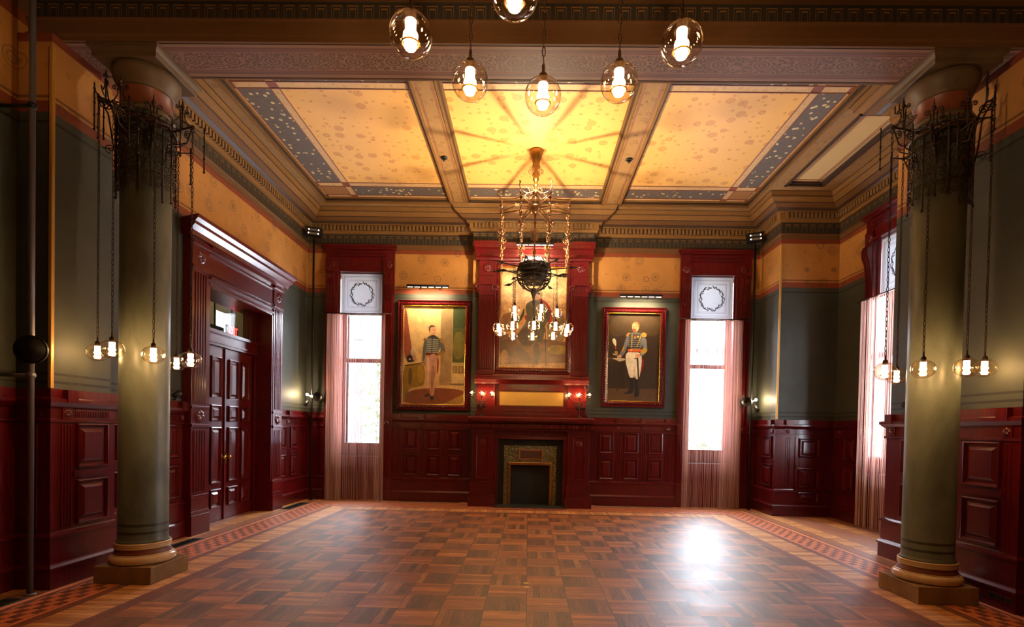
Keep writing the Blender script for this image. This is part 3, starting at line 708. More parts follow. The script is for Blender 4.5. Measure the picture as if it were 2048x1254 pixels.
# ------------------------------------------------------------------ fireplace
fp=thing('fireplace',(.05,11.6,0),'tall carved mahogany fireplace with overmantel and fluted pilasters','fireplace')
YW=WB-.26
FF=((0,YW,0),(1,0,0),(0,-1,0))
XC=.055
for s_ in (-1,1):
    x=XC+s_*1.05
    b=MB(); b.fr(*FF); b.box(x-.235,x+.235,0,.28,.22,1.66); b.box(x-.29,x+.29,0,.40,0,.22); b.box(x-.27,x+.27,0,.36,.22,.26); b.box(x-.26,x+.26,0,.33,.26,.50); b.box(x-.245,x+.245,0,.30,.50,.53)
    b.box(x-.25,x+.25,0,.30,1.60,1.66); p=b.build('jamb_pilaster',MAHO,fp,.004)
    b=MB(); b.fr(*FF); b.rectloops(x-.14,x+.14,.60,1.55,[(0,.28),(0,.305),(.012,.307),(.028,.29),(.03,.282)]); b.build('sunk_panel',MAHO,p)
    b=MB(); b.fr(*FF); fluted(b,x-.08,x+.08,.66,1.26,5,.275,.01); b.box(x-.09,x+.09,.275,.285,1.28,1.49); rr=random.Random(2)
    b.rosette(x,1.385,.07,.285,6,.014); b.build('carving',MAHO,p)
# frieze & lintel
b=MB(); b.fr(*FF); x0,x1=XC-.815,XC+.815
b.box(x0,x1,0,.20,1.50,1.66); b.box(x0,x0+.10,0,.20,0,1.50); b.box(x1-.10,x1,0,.20,0,1.50); b.box(x0+.05,x1-.05,.18,.23,1.47,1.50); b.box(x0+.03,x1-.03,.18,.215,1.50,1.53)
b.build('lintel',MAHO,fp,.004)
b=MB(); b.fr(*FF)
fa,La=frame_of((XC-1.32,YW),(XC+1.32,YW))
pr=[(0,1.66),(.30,1.66),(.31,1.70),(.33,1.71),(.33,1.80),(.40,1.83),(.43,1.86),(.46,1.87),(.46,1.93),(.42,1.955),(0,1.955)]
b.sweep(pr,[(XC-1.0+-.36+.0,YW-.0),(XC+1.36,YW)])
b.build('mantel_shelf',MAHO,fp)
b=MB(); b.fr(*FF)
comb(b,XC-1.36,XC+1.36,34,.325,.335,.41,1.715,1.79)
b.build('dentil_course',MAHO,fp)
# marble surround
b=MB(); b.fr(*FF); m0,m1=XC-.72,XC+.72
b.cur=0; b.box(m0,m0+.2,0,.10,0,1.33); b.box(m1-.2,m1,0,.10,0,1.33); b.box(m0,m1,0,.10,1.33,1.48)
b.cur=1; i0,i1=XC-.58,XC+.58; o0,o1=XC-.47,XC+.47
b.box(i0,o0,0,.13,0,.97); b.box(o1,i1,0,.13,0,.97); b.box(i0,i1,0,.13,.97,1.33)
b.build('marble_surround',[DGREEN,MARBLE],fp)
b=MB(); b.fr(*FF)
b.box(o0,o0+.012,-.0,.125,0,.97); b.box(o1-.012,o1,0,.125,0,.97); b.box(o0,o1,0,.02,0,.97); b.box(o0,o1,0,.125,.955,.97)
b.build('firebox',BLACK,fp)
b=MB(); b.fr(*FF)
b.box(o0-.015,o0+.045,.12,.16,0,.95); b.box(o1-.045,o1+.015,.12,.16,0,.95); b.box(o0-.015,o1+.015,.12,.17,.90,.965)
b.build('brass_trim',BRASSD,fp,.012)
b=MB(); b.fr(*FF); b.box(XC-.80,XC+.80,0,.50,0,.02); b.build('hearth',simple('slate_hearth',col(58,62,58),.35),fp)
# overmantel
OV=.30
b=MB(); b.fr(*FF); b.box(XC-1.20,XC+1.20,0,.10,1.955,5.45); b.box(XC-1.22,XC+1.22,0,.34,1.955,2.03); b.box(XC-1.18,XC+1.18,0,.30,2.03,2.12); b.box(XC-1.12,XC+1.12,0,.26,2.12,2.19)
b.box(XC-.72,XC+.72,0,.20,2.53,2.72); b.box(XC-.72,XC+.72,0,.14,2.19,2.53)
b.build('overmantel_body',MAHO,fp,.004)
b=MB(); b.fr(*FF)
for s_ in (-1,1):
    x=XC+s_*1.0; b.box(x-.2,x+.2,0,.20,2.19,2.70)
b.sweep([(0,2.68),(.22,2.68),(.24,2.72),(.30,2.77),(.30,2.82),(.22,2.84),(.18,2.90),(0,2.90)],[(XC-1.25,YW),(XC+1.25,YW)])
b.build('pedestal_course',MAHO,fp)
b=MB(); b.fr(*FF)
comb(b,XC-.63,XC+.63,46,.20,.205,.225,2.63,2.67)
b.build('bead_course',MAHO,fp)
for s_ in (-1,1):
    b=MB(); b.fr(*FF); comb(b,XC+s_*1.0-.17,XC+s_*1.0+.17,8,.20,.205,.225,2.60,2.66); b.build('bead_course',MAHO,fp)
for s_ in (-1,1):
    x=XC+s_*1.03
    b=MB(); b.fr(*FF); b.box(x-.17,x+.17,0,.18,2.88,5.45); b.box(x-.19,x+.19,0,.21,2.88,2.96); b.box(x-.18,x+.18,0,.20,5.05,5.10); p=b.build('pilaster',MAHO,fp,.004)
    b=MB(); b.fr(*FF); fluted(b,x-.14,x+.14,3.0,4.58,7,.18,.014); b.build('fluting',MAHO,p)
    b=MB(); b.fr(*FF); b.box(x-.19,x+.19,.1,.22,4.70,4.78); b.box(x-.17,x+.17,.1,.21,4.62,4.70); b.box(x-.21,x+.21,.1,.24,4.84,4.90)
    for q in (-1,1):
        cxx=x+q*.17; pts=[]
        for k in range(26):
            t=k/25*2.4*2*PI/1.6; r=.075*(1-k/30)
            pts.append((cxx+q*r*math.cos(t),YW-.22,4.77+r*math.sin(t)))
        b.fr(); b.tube(pts,.017,6); b.fr(*FF); b.lathe((cxx,.12,4.77),[(.07,0),(.07,.09)],16,True,'N')
    b.build('capital',MAHO,p)
    b=MB(); b.fr(*FF); b.rosette(x,5.22,.095,.18,8,.03); b.build('rosette',MAHO,p)
b=MB(); b.sweep([(0,5.38),(.19,5.38),(.20,5.42),(.24,5.44),(.24,5.50),(.30,5.58),(.34,5.60),(.34,5.66),(.37,5.70),(.37,5.72),(0,5.72)],[(XC-1.02-.02-.0,YW),(XC+1.06,YW)],caps=True)
b.fr(*FF)
for s_ in (-1,1):
    x=XC+s_*1.03; pr=[(0,5.38),(.22,5.38),(.23,5.42),(.27,5.44),(.27,5.50),(.33,5.58),(.38,5.60),(.38,5.66),(.41,5.70),(.41,5.73),(0,5.73)]
    b.loops([[(x-.18-o*.25,o,z) for o,z in pr],[(x+.18+o*.25,o,z) for o,z in pr]])
b.box(XC-.86,XC+.86,0,.16,5.36,5.45)
b.build('cornice',MAHO,fp)
for s_ in (-1,1):
    x=XC+s_*1.03; b=MB(); b.fr(*FF); comb(b,x-.18,x+.18,10,.26,.27,.285,5.44,5.49); b.build('egg_course',MAHO,fp)
# brass plaques
e=thing('plaque',(XC,YW-.14,2.22),'long brass plaque under the central painting','plaque')
b=MB(); b.fr(*FF); b.box(XC-.70,XC+.70,.14,.155,2.215,2.515); b.build('plate',simple('brass_plate',col(202,166,92),.38,.85,var=.12,scale=3),e)
b=MB(); b.fr(*FF)
for (a,c,z0,z1) in ((XC-.70,XC+.70,2.205,2.22),(XC-.70,XC+.70,2.51,2.525),(XC-.71,XC-.695,2.205,2.525),(XC+.695,XC+.71,2.205,2.525)): b.box(a,c,.15,.165,z0,z1)
b.build('border',BRASSD,e)
e=thing('plaque',(XC,YW-.13,1.03),'small dark plaque with copper rim over the firebox','plaque')
b=MB(); b.fr(*FF); b.box(XC-.22,XC+.25,.13,.145,1.05,1.23); b.build('plate',simple('dark_bronze',col(92,66,52),.4,.6),e)
b=MB(); b.fr(*FF)
for (a,c,z0,z1) in ((XC-.245,XC+.275,1.03,1.05),(XC-.245,XC+.275,1.225,1.245),(XC-.245,XC-.225,1.03,1.245),(XC+.255,XC+.275,1.03,1.245)): b.box(a,c,.13,.155,z0,z1)
b.build('rim',simple('copper_rim',col(200,120,70),.35,.8),e)

# ------------------------------------------------------------------ paintings
def paint_mat(name,k1=.55,k2=.35):
    m=NT(name,.4,.5,0,.3,.25); a=m.n('VertexColor'); a.layer_name='paint'
    p=m.pos()[0]; n=m.noise(p,22,5,.7,1.2); n2=m.noise(p,6,3)
    c=m.mix(k1,a.outputs['Color'],m.ramp(n,[(.3,(.55,.55,.55,1)),(.65,(1.15,1.15,1.15,1))]),'MULTIPLY')
    c=m.mix(k2,c,m.ramp(n2,[(.3,(.45,.42,.4,1)),(.7,(1.2,1.2,1.2,1))]),'MULTIPLY')
    m.base(c); m.bump(n,.08,.002); return m.m
PAINT=paint_mat('oil_paint'); PAINT2=paint_mat('oil_paint_rough',.9,.85)
def chaikin(P,n=2):
    for _ in range(n):
        Q=[]
        for i in range(len(P)):
            a,c=P[i],P[(i+1)%len(P)]
            Q.append((a[0]*.75+c[0]*.25,a[1]*.75+c[1]*.25)); Q.append((a[0]*.25+c[0]*.75,a[1]*.25+c[1]*.75))
        P=Q
    return P
def painting(rect,bb,fw,polys,crop,label,parent_ofs=.0,fr=FB,pm=None):
    """rect: canvas u0,u1,z0,z1; crop: pixel rectangle of the canvas in the study; fw: (l,r,b,t) frame widths"""
    u0,u1,z0,z1=rect; e=thing('painting',Vector(fr[0])+Vector(fr[1])*((u0+u1)/2)+Vector(fr[2])*bb+Vector((0,0,z0)),label,'painting')
    b=MB(); b.fr(*fr); w=fw
    L=[]
    for i,o in ((0,.0),(0,.07),(.015,.085),(.03,.06),(.045,.055),(.075,.075),(.105,.06),(.115,.05)):
        i*=w/.13
        L.append([(u0-w+i,bb+o,z0-w+i),(u1+w-i,bb+o,z0-w+i),(u1+w-i,bb+o,z1+w-i),(u0-w+i,bb+o,z1+w-i)])
    b.loops(L,False,False); b.build('frame',MAHO,e)
    b=MB(); b.fr(*fr)
    # leaf carving blocks around the frame
    s=.055; off=w*.42
    nu=int((u1-u0+2*off)/s); nz=int((z1-z0+2*off)/s)
    for k in range(nu):
        u=u0-off+(k+.5)*(u1-u0+2*off)/nu
        for z in (z0-off,z1+off): b.loops([[(u-.02,bb+.06,z-.024),(u+.02,bb+.06,z-.024),(u+.02,bb+.06,z+.024),(u-.02,bb+.06,z+.024)],[(u-.004,bb+.088,z-.014),(u+.012,bb+.088,z-.014),(u+.012,bb+.088,z+.014),(u-.004,bb+.088,z+.014)]],False,True)
    for k in range(nz):
        z=z0-off+(k+.5)*(z1-z0+2*off)/nz
        for u in (u0-off,u1+off): b.loops([[(u-.024,bb+.06,z-.02),(u+.024,bb+.06,z-.02),(u+.024,bb+.06,z+.02),(u-.024,bb+.06,z+.02)],[(u-.014,bb+.088,z-.004),(u+.014,bb+.088,z-.004),(u+.014,bb+.088,z+.012),(u-.014,bb+.088,z+.012)]],False,True)
    b.build('frame_carving',MAHO,e)
    b=MB(); b.fr(*fr); g=.016
    b.loops([[(u0-g+i,bb+o,z0-g+i),(u1+g-i,bb+o,z0-g+i),(u1+g-i,bb+o,z1+g-i),(u0-g+i,bb+o,z1+g-i)] for i,o in ((0,.05),(0,.06),(.008,.062),(.02,.045))],False,False); b.build('gilt_slip',GILT,e)
    b=MB(); b.fr(*fr); cols=[]
    cx0,cy0,cx1,cy1=crop
    b.F([b.P(u0,bb+.02,z0),b.P(u1,bb+.02,z0),b.P(u1,bb+.02,z1),b.P(u0,bb+.02,z1)]); cols.append(polys[0][0])
    lay=.0202
    for c,pts,*opt in polys[1:]:
        if not (opt and opt[0]=='h'): pts=chaikin(pts)
        lay+=.00022
        ids=[]
        for x,y in pts:
            u=u0+(u1-u0)*min(1,max(0,(x-cx0)/(cx1-cx0))); z=z1-(z1-z0)*min(1,max(0,(y-cy0)/(cy1-cy0))); ids.append(b.P(u,bb+lay,z))
        b.F(ids); cols.append(c)
    o=b.build('canvas',pm or PAINT,e); me=o.data; ca=me.color_attributes.new('paint','FLOAT_COLOR','CORNER')
    for p in me.polygons:
        c=col(*cols[p.index])
        for li in p.loop_indices: ca.data[li].color=c
    return e
def bars(c,x0,x1,y0,y1,n,slope=0):
    out=[]
    for k in range(n):
        y=y0+(y1-y0)*k/(n-1); h=(y1-y0)/(n-1)*.26
        out.append((c,[(x0,y-h),(x1,y-h+slope),(x1,y+h+slope),(x0,y+h)],'h'))
    return out
P1=[((206,170,112),),
 ((176,140,88),[(470,70),(600,70),(600,1195),(470,1195)],'h'),
 ((190,156,104),[(47,860),(745,860),(745,1195),(47,1195)],'h'),
 ((150,122,82),[(470,100),(600,100),(600,960),(470,960)],'h'),
 ((78,84,40),[(605,70),(745,70),(745,720),(605,720)],'h'),((60,72,36),[(605,90),(660,70),(745,120),(745,330),(680,300),(605,330)]),((112,104,48),[(620,380),(700,340),(745,420),(745,640),(650,690),(605,600)]),
 ((176,150,100),[(595,710),(745,710),(745,740),(595,740)],'h'),((120,96,52),[(610,745),(745,745),(745,835),(610,835)],'h'),((190,164,112),[(600,840),(745,840),(745,960),(600,960)],'h')]
P1+=[((168,140,92),[(x,745),(x+16,745),(x+20,790),(x+16,835),(x,835),(x-4,790)]) for x in (625,660,695,728)]
P1+=[((150,120,80),[(460,860),(600,860),(600,972),(460,972)],'h'),((110,88,56),[(585,950),(745,950),(745,972),(585,972)],'h'),
 ((118,58,30),[(47,1195),(47,1100),(150,1030),(420,1000),(745,1020),(745,1080),(560,1195)]),((150,112,50),[(500,1195),(700,1090),(745,1075),(745,1195)]),
 ((140,70,52),[(55,75),(80,130),(100,300),(130,480),(150,620),(215,700),(60,720),(50,400)]),((176,128,96),[(150,620),(170,580),(185,640),(210,700),(160,700)]),
 ((138,108,26),[(47,745),(150,730),(290,715),(300,960),(250,990),(120,1010),(90,1100),(60,1160),(47,1195)]),((96,72,20),[(110,770),(150,790),(150,960),(105,990)]),((158,126,36),[(200,760),(280,735),(290,930),(220,960)]),
 ((60,92,84),[(60,1130),(110,1000),(100,1060),(70,1140)]),
 ((176,164,136),[(130,570),(150,550),(172,565),(176,620),(150,650),(128,620)]),((26,22,28),[(85,635),(150,628),(150,690),(190,702),(120,716),(92,714)]),((170,170,160),[(100,690),(125,660),(140,690)]),
 ((48,30,18),[(60,752),(150,738),(300,706),(300,714),(150,748),(60,762)],'h'),
 # figure
 ((186,140,116),[(298,625),(446,640),(450,700),(430,820),(410,920),(408,1095),(362,1100),(345,930),(330,1080),(335,930),(312,800),(294,700)]),
 ((150,108,86),[(380,700),(420,850),(395,940),(385,1090),(372,1090),(362,900)]),((214,170,142),[(310,650),(350,650),(345,900),(335,1060),(320,850)]),
 ((150,26,34),[(440,640),(456,690),(446,842),(432,842),(436,700)]),
 ((30,24,22),[(290,1098),(330,1070),(356,1082),(350,1104),(300,1110)]),((28,22,20),[(358,1098),(394,1096),(402,1130),(384,1150),(362,1140)]),
 ((92,92,86),[(284,450),(300,440),(302,560),(290,700),(264,706),(262,620),(274,520)]),((168,112,84),[(276,712),(294,712),(298,750),(284,752)]),
 ((66,66,62),[(298,452),(330,418),(350,402),(410,402),(440,425),(470,450),(462,540),(436,618),(300,620),(302,520)]),
 ((88,88,82),[(450,470),(495,480),(524,560),(515,600),(440,640),(420,620),(480,580),(458,520)]),((144,112,40),[(420,612),(500,572),(520,592),(500,614),(430,642)]),
 ((132,96,36),[(275,440),(300,430),(304,452),(290,482),(276,470)]),((146,108,38),[(450,442),(472,430),(498,440),(502,478),(480,494),(462,470)])]
P1+=bars((150,148,134),308,448,446,594,8,4)
P1+=[((36,34,34),[(370,410),(380,410),(374,616),(366,616)],'h'),((104,34,22),[(300,602),(436,606),(434,630),(300,628)],'h'),((190,132,106),[(360,622),(390,610),(424,624),(420,648),(385,656),(364,640)]),
 ((40,36,34),[(344,414),(370,398),(406,398),(410,420),(375,428)]),((206,150,112),[(338,330),(350,305),(400,302),(416,335),(412,380),(388,402),(360,392),(342,362)]),
 ((84,66,46),[(330,330),(340,292),(370,282),(408,298),(400,306),(358,308),(346,332),(350,380),(338,358)]),((70,40,30),[(378,338),(388,336),(388,342),(378,343)],'h'),((70,40,30),[(400,338),(410,337),(410,343),(400,344)],'h'),((150,80,64),[(384,374),(400,373),(400,378),(384,379)],'h'),((180,120,88),[(392,340),(400,358),(392,362)])]
painting((-2.885,-1.485,2.22,4.45),.0,.13,P1,(47,70,745,1195),'tall portrait of a young officer in pale trousers against a light wall')
P3=[((52,34,18),),((70,50,24),[(108,115),(700,115),(700,400),(400,330),(108,420)]),((40,26,14),[(108,500),(300,640),(300,1010),(108,1010)],'h'),((84,56,28),[(88,1010),(690,1010),(690,1160),(88,1160)],'h'),
 ((92,60,30),[(95,640),(300,640),(300,662),(95,662)],'h'),((58,34,20),[(100,662),(300,662),(300,700),(100,700)],'h'),((48,28,16),[(190,700),(235,700),(240,850),(230,1040),(200,1040),(188,850)]),
 ((196,180,140),[(130,650),(230,640),(300,650),(300,668),(230,690),(200,668)]),((206,192,150),[(140,420),(165,405),(188,430),(192,500),(176,500),(150,460)]),((150,40,26),[(172,500),(190,500),(192,540),(178,545)]),((160,120,50),[(170,560),(210,560),(215,600),(175,600)]),((190,180,160),[(150,575),(160,600),(215,602),(215,612),(155,612)]),
 ((120,20,30),[(495,640),(530,650),(520,760),(490,840),(488,700)]),
 ((222,206,172),[(312,560),(490,565),(500,680),(490,780),(472,895),(428,895),(416,790),(405,885),(358,880),(330,780),(302,670)]),((190,172,136),[(400,700),(425,780),(420,880),(408,880)]),
 ((24,20,20),[(356,878),(412,878),(412,1060),(380,1070),(295,1078),(300,1060),(360,1036)]),((20,17,17),[(420,895),(474,897),(474,1080),(450,1110),(415,1110),(422,1040)]),
 ((110,108,104),[(335,350),(400,330),(470,335),(505,370),(500,480),(488,535),(330,530),(326,440)]),((112,110,106),[(310,380),(340,360),(330,480),(290,600),(240,635),(222,610),(270,530)]),
 ((122,120,114),[(490,390),(540,395),(556,470),(560,560),(500,625),(462,590),(520,520),(492,470)]),((176,140,50),[(470,560),(520,515),(564,530),(555,570),(500,600)]),((172,132,46),[(250,560),(290,490),(292,530),(262,575)]),
 ((186,130,50),[(302,378),(318,344),(352,336),(350,352),(320,392)]),((196,142,52),[(486,345),(510,332),(550,345),(548,390),(492,390)])]
P3+=bars((38,36,38),338,470,366,515,7,0)
P3+=[((206,160,60),[(372,360),(380,360),(378,520),(370,520)],'h'),((206,160,60),[(478,370),(486,374),(440,510),(432,508)],'h'),((200,40,30),[(400,370),(420,368),(418,388),(404,388)]),((226,170,60),[(402,386),(418,386),(420,408),(404,410)]),((226,170,60),[(430,372),(462,372),(460,396),(432,396)]),
 ((196,96,30),[(330,532),(488,534),(486,560),(330,562)],'h'),((170,34,24),[(330,562),(486,560),(486,568),(330,570)],'h'),((214,160,60),[(356,536),(384,536),(384,556),(356,556)]),
 ((206,150,112),[(420,600),(460,588),(486,606),(470,636),(430,640),(415,622)]),((206,150,112),[(200,620),(240,602),(262,620),(250,642),(206,644)]),
 ((50,40,34),[(440,640),(456,640),(482,1090),(470,1096)],'h'),((90,76,60),[(400,640),(450,646),(452,660),(404,652)]),
 ((214,150,104),[(372,250),(384,224),(440,222),(458,260),(450,300),(430,330),(390,330),(374,300)]),((150,96,50),[(376,232),(400,206),(440,208),(462,240),(462,280),(448,270),(438,232),(392,226)]),((120,66,36),[(370,300),(392,290),(424,298),(428,316),(400,308),(378,318)]),((130,78,42),[(384,316),(424,312),(420,336),(390,334)]),((60,34,26),[(384,262),(396,261),(396,267),(384,268)],'h'),((60,34,26),[(412,261),(426,262),(426,268),(412,267)],'h'),((176,110,76),[(398,266),(408,286),(396,290)])]
painting((1.775,2.925,2.38,4.35),.0,.14,P3,(95,115,700,1160),'tall portrait of a bearded officer in white breeches and black boots')
P2=[((196,150,96),),((214,172,118),[(90,60),(745,60),(745,560),(480,440),(300,600),(90,520)]),((150,108,66),[(90,560),(200,520),(290,560),(280,700),(90,760)]),((132,112,72),[(560,560),(745,520),(745,850),(560,860)]),
 ((110,76,44),[(90,750),(745,830),(745,1110),(90,1110)],'h'),((150,126,60),[(560,880),(745,850),(745,970),(580,960)]),((86,56,34),[(90,820),(250,800),(330,960),(240,1010),(90,990)]),((156,120,84),[(95,980),(140,900),(200,1000),(180,1070),(95,1080)]),((176,132,88),[(90,1080),(745,1050),(745,1110),(90,1110)],'h'),
 ((70,46,30),[(230,930),(300,880),(440,1040),(300,1040)]),
 ((176,40,32),[(395,400),(480,370),(560,420),(610,520),(608,620),(560,640),(500,480)]),((170,36,30),[(330,560),(380,540),(380,620),(340,610)]),
 ((86,84,64),[(330,450),(400,395),(480,385),(560,470),(600,560),(570,620),(540,640),(530,800),(500,850),(360,840),(270,740),(370,600)]),((66,50,38),[(270,740),(380,650),(400,800),(440,860),(350,900),(260,800)]),((74,70,54),[(330,450),(300,560),(240,630),(260,650),(330,580)]),
 ((60,46,36),[(425,850),(490,850),(485,1000),(480,1070),(440,1060),(430,960)]),((40,28,20),[(535,690),(545,690),(560,1085),(552,1085)],'h'),((96,60,40),[(355,650),(365,650),(420,845),(410,850)],'h'),
 ((190,140,100),[(410,330),(450,315),(480,340),(475,385),(440,402),(412,380)]),((44,30,22),[(404,320),(440,296),(486,318),(484,345),(440,322),(412,344)])]
FO=((0,YW,0),(1,0,0),(0,-1,0))
painting((XC-.725,XC+.725,3.05,5.24),.10,.15,P2,(90,60,745,1110),'largest painting, framed in the overmantel behind the chandelier',0,FO,PAINT2)

def picture_light(u,z,w,fr,bb,label,arm,pw=1):
    e=thing('picture_light',Vector(fr[0])+Vector(fr[1])*u+Vector(fr[2])*bb+Vector((0,0,z)),label,'picture light','slim picture lights')
    b=MB(); b.fr(*fr); b.lathe((u-w/2,bb,z),[(.03,0),(.03,w)],12,True,'U'); b.build('lamp_housing',BLACKM,e)
    b=MB(); b.fr(*fr)
    n=6
    for k in range(n): c_=u-w/2+w*(k+.5)/n; b.box(c_-.055,c_+.055,bb-.012,bb+.014,z-.034,z-.027)
    b.build('led_strip',LED,e)
    for q in (-.22,.22):
        b=MB(); b.fr(*fr); b.box(u+q-.008,u+q+.008,arm,bb,z-.008,z+.008); b.build('bracket_arm',BLACKM,e)
    l=bpy.data.lights.new('picture_lamp','AREA'); l.shape='RECTANGLE'; l.size=w*.9; l.size_y=.03; l.energy=PLE*pw; l.color=(1,.78,.48); l.spread=R_(150)
    lo=bpy.data.objects.new('picture_lamp',l); COL.objects.link(lo); p=Vector(fr[0])+Vector(fr[1])*u+Vector(fr[2])*bb+Vector((0,0,z-.04)); lo.location=p-WT(e); lo.parent=e
    d=-Vector(fr[2])*.55+Vector((0,0,-1)); lo.rotation_euler=d.to_track_quat('-Z','Y').to_euler()
PLE=18
picture_light(-2.30,4.84,.94,FB,.30,'slim black picture light above the young officer portrait',0)
picture_light(2.43,4.70,.94,FB,.30,'slim black picture light above the bearded officer portrait',0)
picture_light(.065,5.66,.80,FF,.45,'slim black picture light on top of the overmantel',.3,.45)

# ------------------------------------------------------------------ columns
def column(x,y,label):
    e=thing('column',(x,y,0),label,'column')
    K=.80
    def sc_(L): return [(r*K,h) for r,h in L]
    b=MB(); b.box(x-.302,x+.302,y-.302,y+.302,0,.178); b.build('plinth',PLIN,e,.006)
    b=MB(); c=(x,y,0)
    tor=[(.30,.178)]+[(.335+.048*math.cos(t),.226+.046*math.sin(t)) for t in [(-PI/2+PI*k/10) for k in range(11)]]+[(.345,.275),(.338,.283)]
    b.lathe(c,sc_(tor),56); b.build('base_torus',TORUS,e)
    b=MB(); b.lathe(c,sc_([(.338,.28),(.325,.295),(.315,.315),(.312,.335)]),56); b.build('base_scotia',TERRA,e)
    b=MB(); b.lathe(c,sc_([(.312,.335),(.325,.34),(.327,.35),(.318,.355),(.327,.36),(.327,.37),(.318,.375),(.328,.382),(.326,.395),(.315,.40)]),56); b.build('base_ring',TORUS,e)
    b=MB(); b.lathe(c,sc_([(.312,.40),(.298,.415),(.288,.44),(.287,2.5),(.292,4.93)]),64); b.build('shaft',SHAFT,e)
    b=MB(); b.lathe(c,sc_([(.292,4.92),(.315,4.93),(.325,4.95),(.315,4.97),(.30,4.975),(.30,4.99)]),56); b.build('astragal',CAPT,e)
    b=MB(); b.lathe(c,sc_([(.296,4.985),(.296,5.17),(.30,5.175)]),56); b.build('neck',TERRA,e)
    b=MB(); b.lathe(c,sc_([(.297,5.17),(.315,5.175),(.318,5.19),(.322,5.20),(.345,5.23),(.375,5.28),(.39,5.33),(.385,5.37),(.36,5.385)]),56); b.build('echinus',CAPT,e)
    b=MB(); prof=[(.32,5.38),(.33,5.385),(.33,5.43),(.345,5.45),(.36,5.46),(.36,5.499)]
    b.loops([[(x-r,y-r,z),(x+r,y-r,z),(x+r,y+r,z),(x-r,y+r,z)] for r,z in prof]); b.build('abacus',CAPT,e)
    return e
CL=(-4.166,5.56); CR=(4.247,5.56)
CL=(-4.166,5.62); CR=(4.262,5.62)
column(*CL,'round green-grey column on a square plinth, left of the room')
column(*CR,'round green-grey column on a square plinth, right of the room')

# ------------------------------------------------------------------ lamps and ironwork
def chain_pts(p,q,link=.05):
    d=(q-p).length; return max(1,int(d/link))
def add_chain(b,p,q,link=.045,r=.0035,w=.011,seg=4):
    p=Vector(p); q=Vector(q); n=max(1,int((q-p).length/link)); d=(q-p)/n; u=d.normalized()
    a=Vector((1,0,0)) if abs(u.x)<.9 else Vector((0,1,0)); a=(a-u*a.dot(u)).normalized(); c=u.cross(a)
    for k in range(n):
        o=p+d*(k+.5); s=a if k%2 else c; h=d.length*.62
        pts=[o+s*(w*math.cos(t))+u*(h*math.sin(t)) for t in [2*PI*j/8 for j in range(9)]]
        b.tube(pts,r,seg,cap=False)
def make_pendant(pos,top,parent,power,rad=.1,sz=.96,link=.05,cw=.011,cr=.0035,light=True):
    """pos = globe centre; the suspension is one mesh, globe and lamp tube are its children"""
    x,y,z=pos; b=MB()
    h=rad*sz
    b.lathe((x,y,z),[(.007,h+.075),(.009,h+.06),(.009,h+.03),(.022,h+.02),(.026,h-.005),(.024,h-.03),(.014,h-.04)],12)
    add_chain(b,(x,y,z+h+.07),top,link,cr,cw)
    o=b.build('pendant',IRON,parent)
    b=MB(); n=12
    b.lathe((x,y,z),[(rad*math.sin(t),-rad*sz*math.cos(t)) for t in [PI*k/n for k in range(0,n)]]+[(.022,h-.002)],24,False); b.smooth=False
    b.build('glass_globe',GLOBE,o)
    b=MB(); b.lathe((x,y,z),[(.012,-.066),(.024,-.064),(.03,-.05),(.03,-.036),(.024,-.028),(.022,-.02),(.026,.06),(.02,.075),(.01,.08)],12); b.build('lamp_tube',LAMP,o)
    b=MB(); b.tube([(x+.04*math.cos(t),y+.04*math.sin(t),z-.04) for t in [2*PI*j/16 for j in range(17)]],.005,5); b.build('lamp_ring',BRASSD,o)
    if light:
        l=bpy.data.lights.new('lamp_light','POINT'); l.energy=power; l.color=(1,.60,.27); l.shadow_soft_size=.035
        lo=bpy.data.objects.new('lamp_light',l); COL.objects.link(lo); lo.location=Vector(pos)-WT(o); lo.parent=o
    return o
def spiral(c,r0,turns,axis_u,axis_v,start=0,sgn=1,n=26,shrink=.85):
    c=Vector(c); out=[]
    for k in range(n):
        t=k/(n-1); r=r0*(1-shrink*t); a=start+sgn*turns*2*PI*t
        out.append(c+Vector(axis_u)*(r*math.cos(a))+Vector(axis_v)*(r*math.sin(a)))
    return out
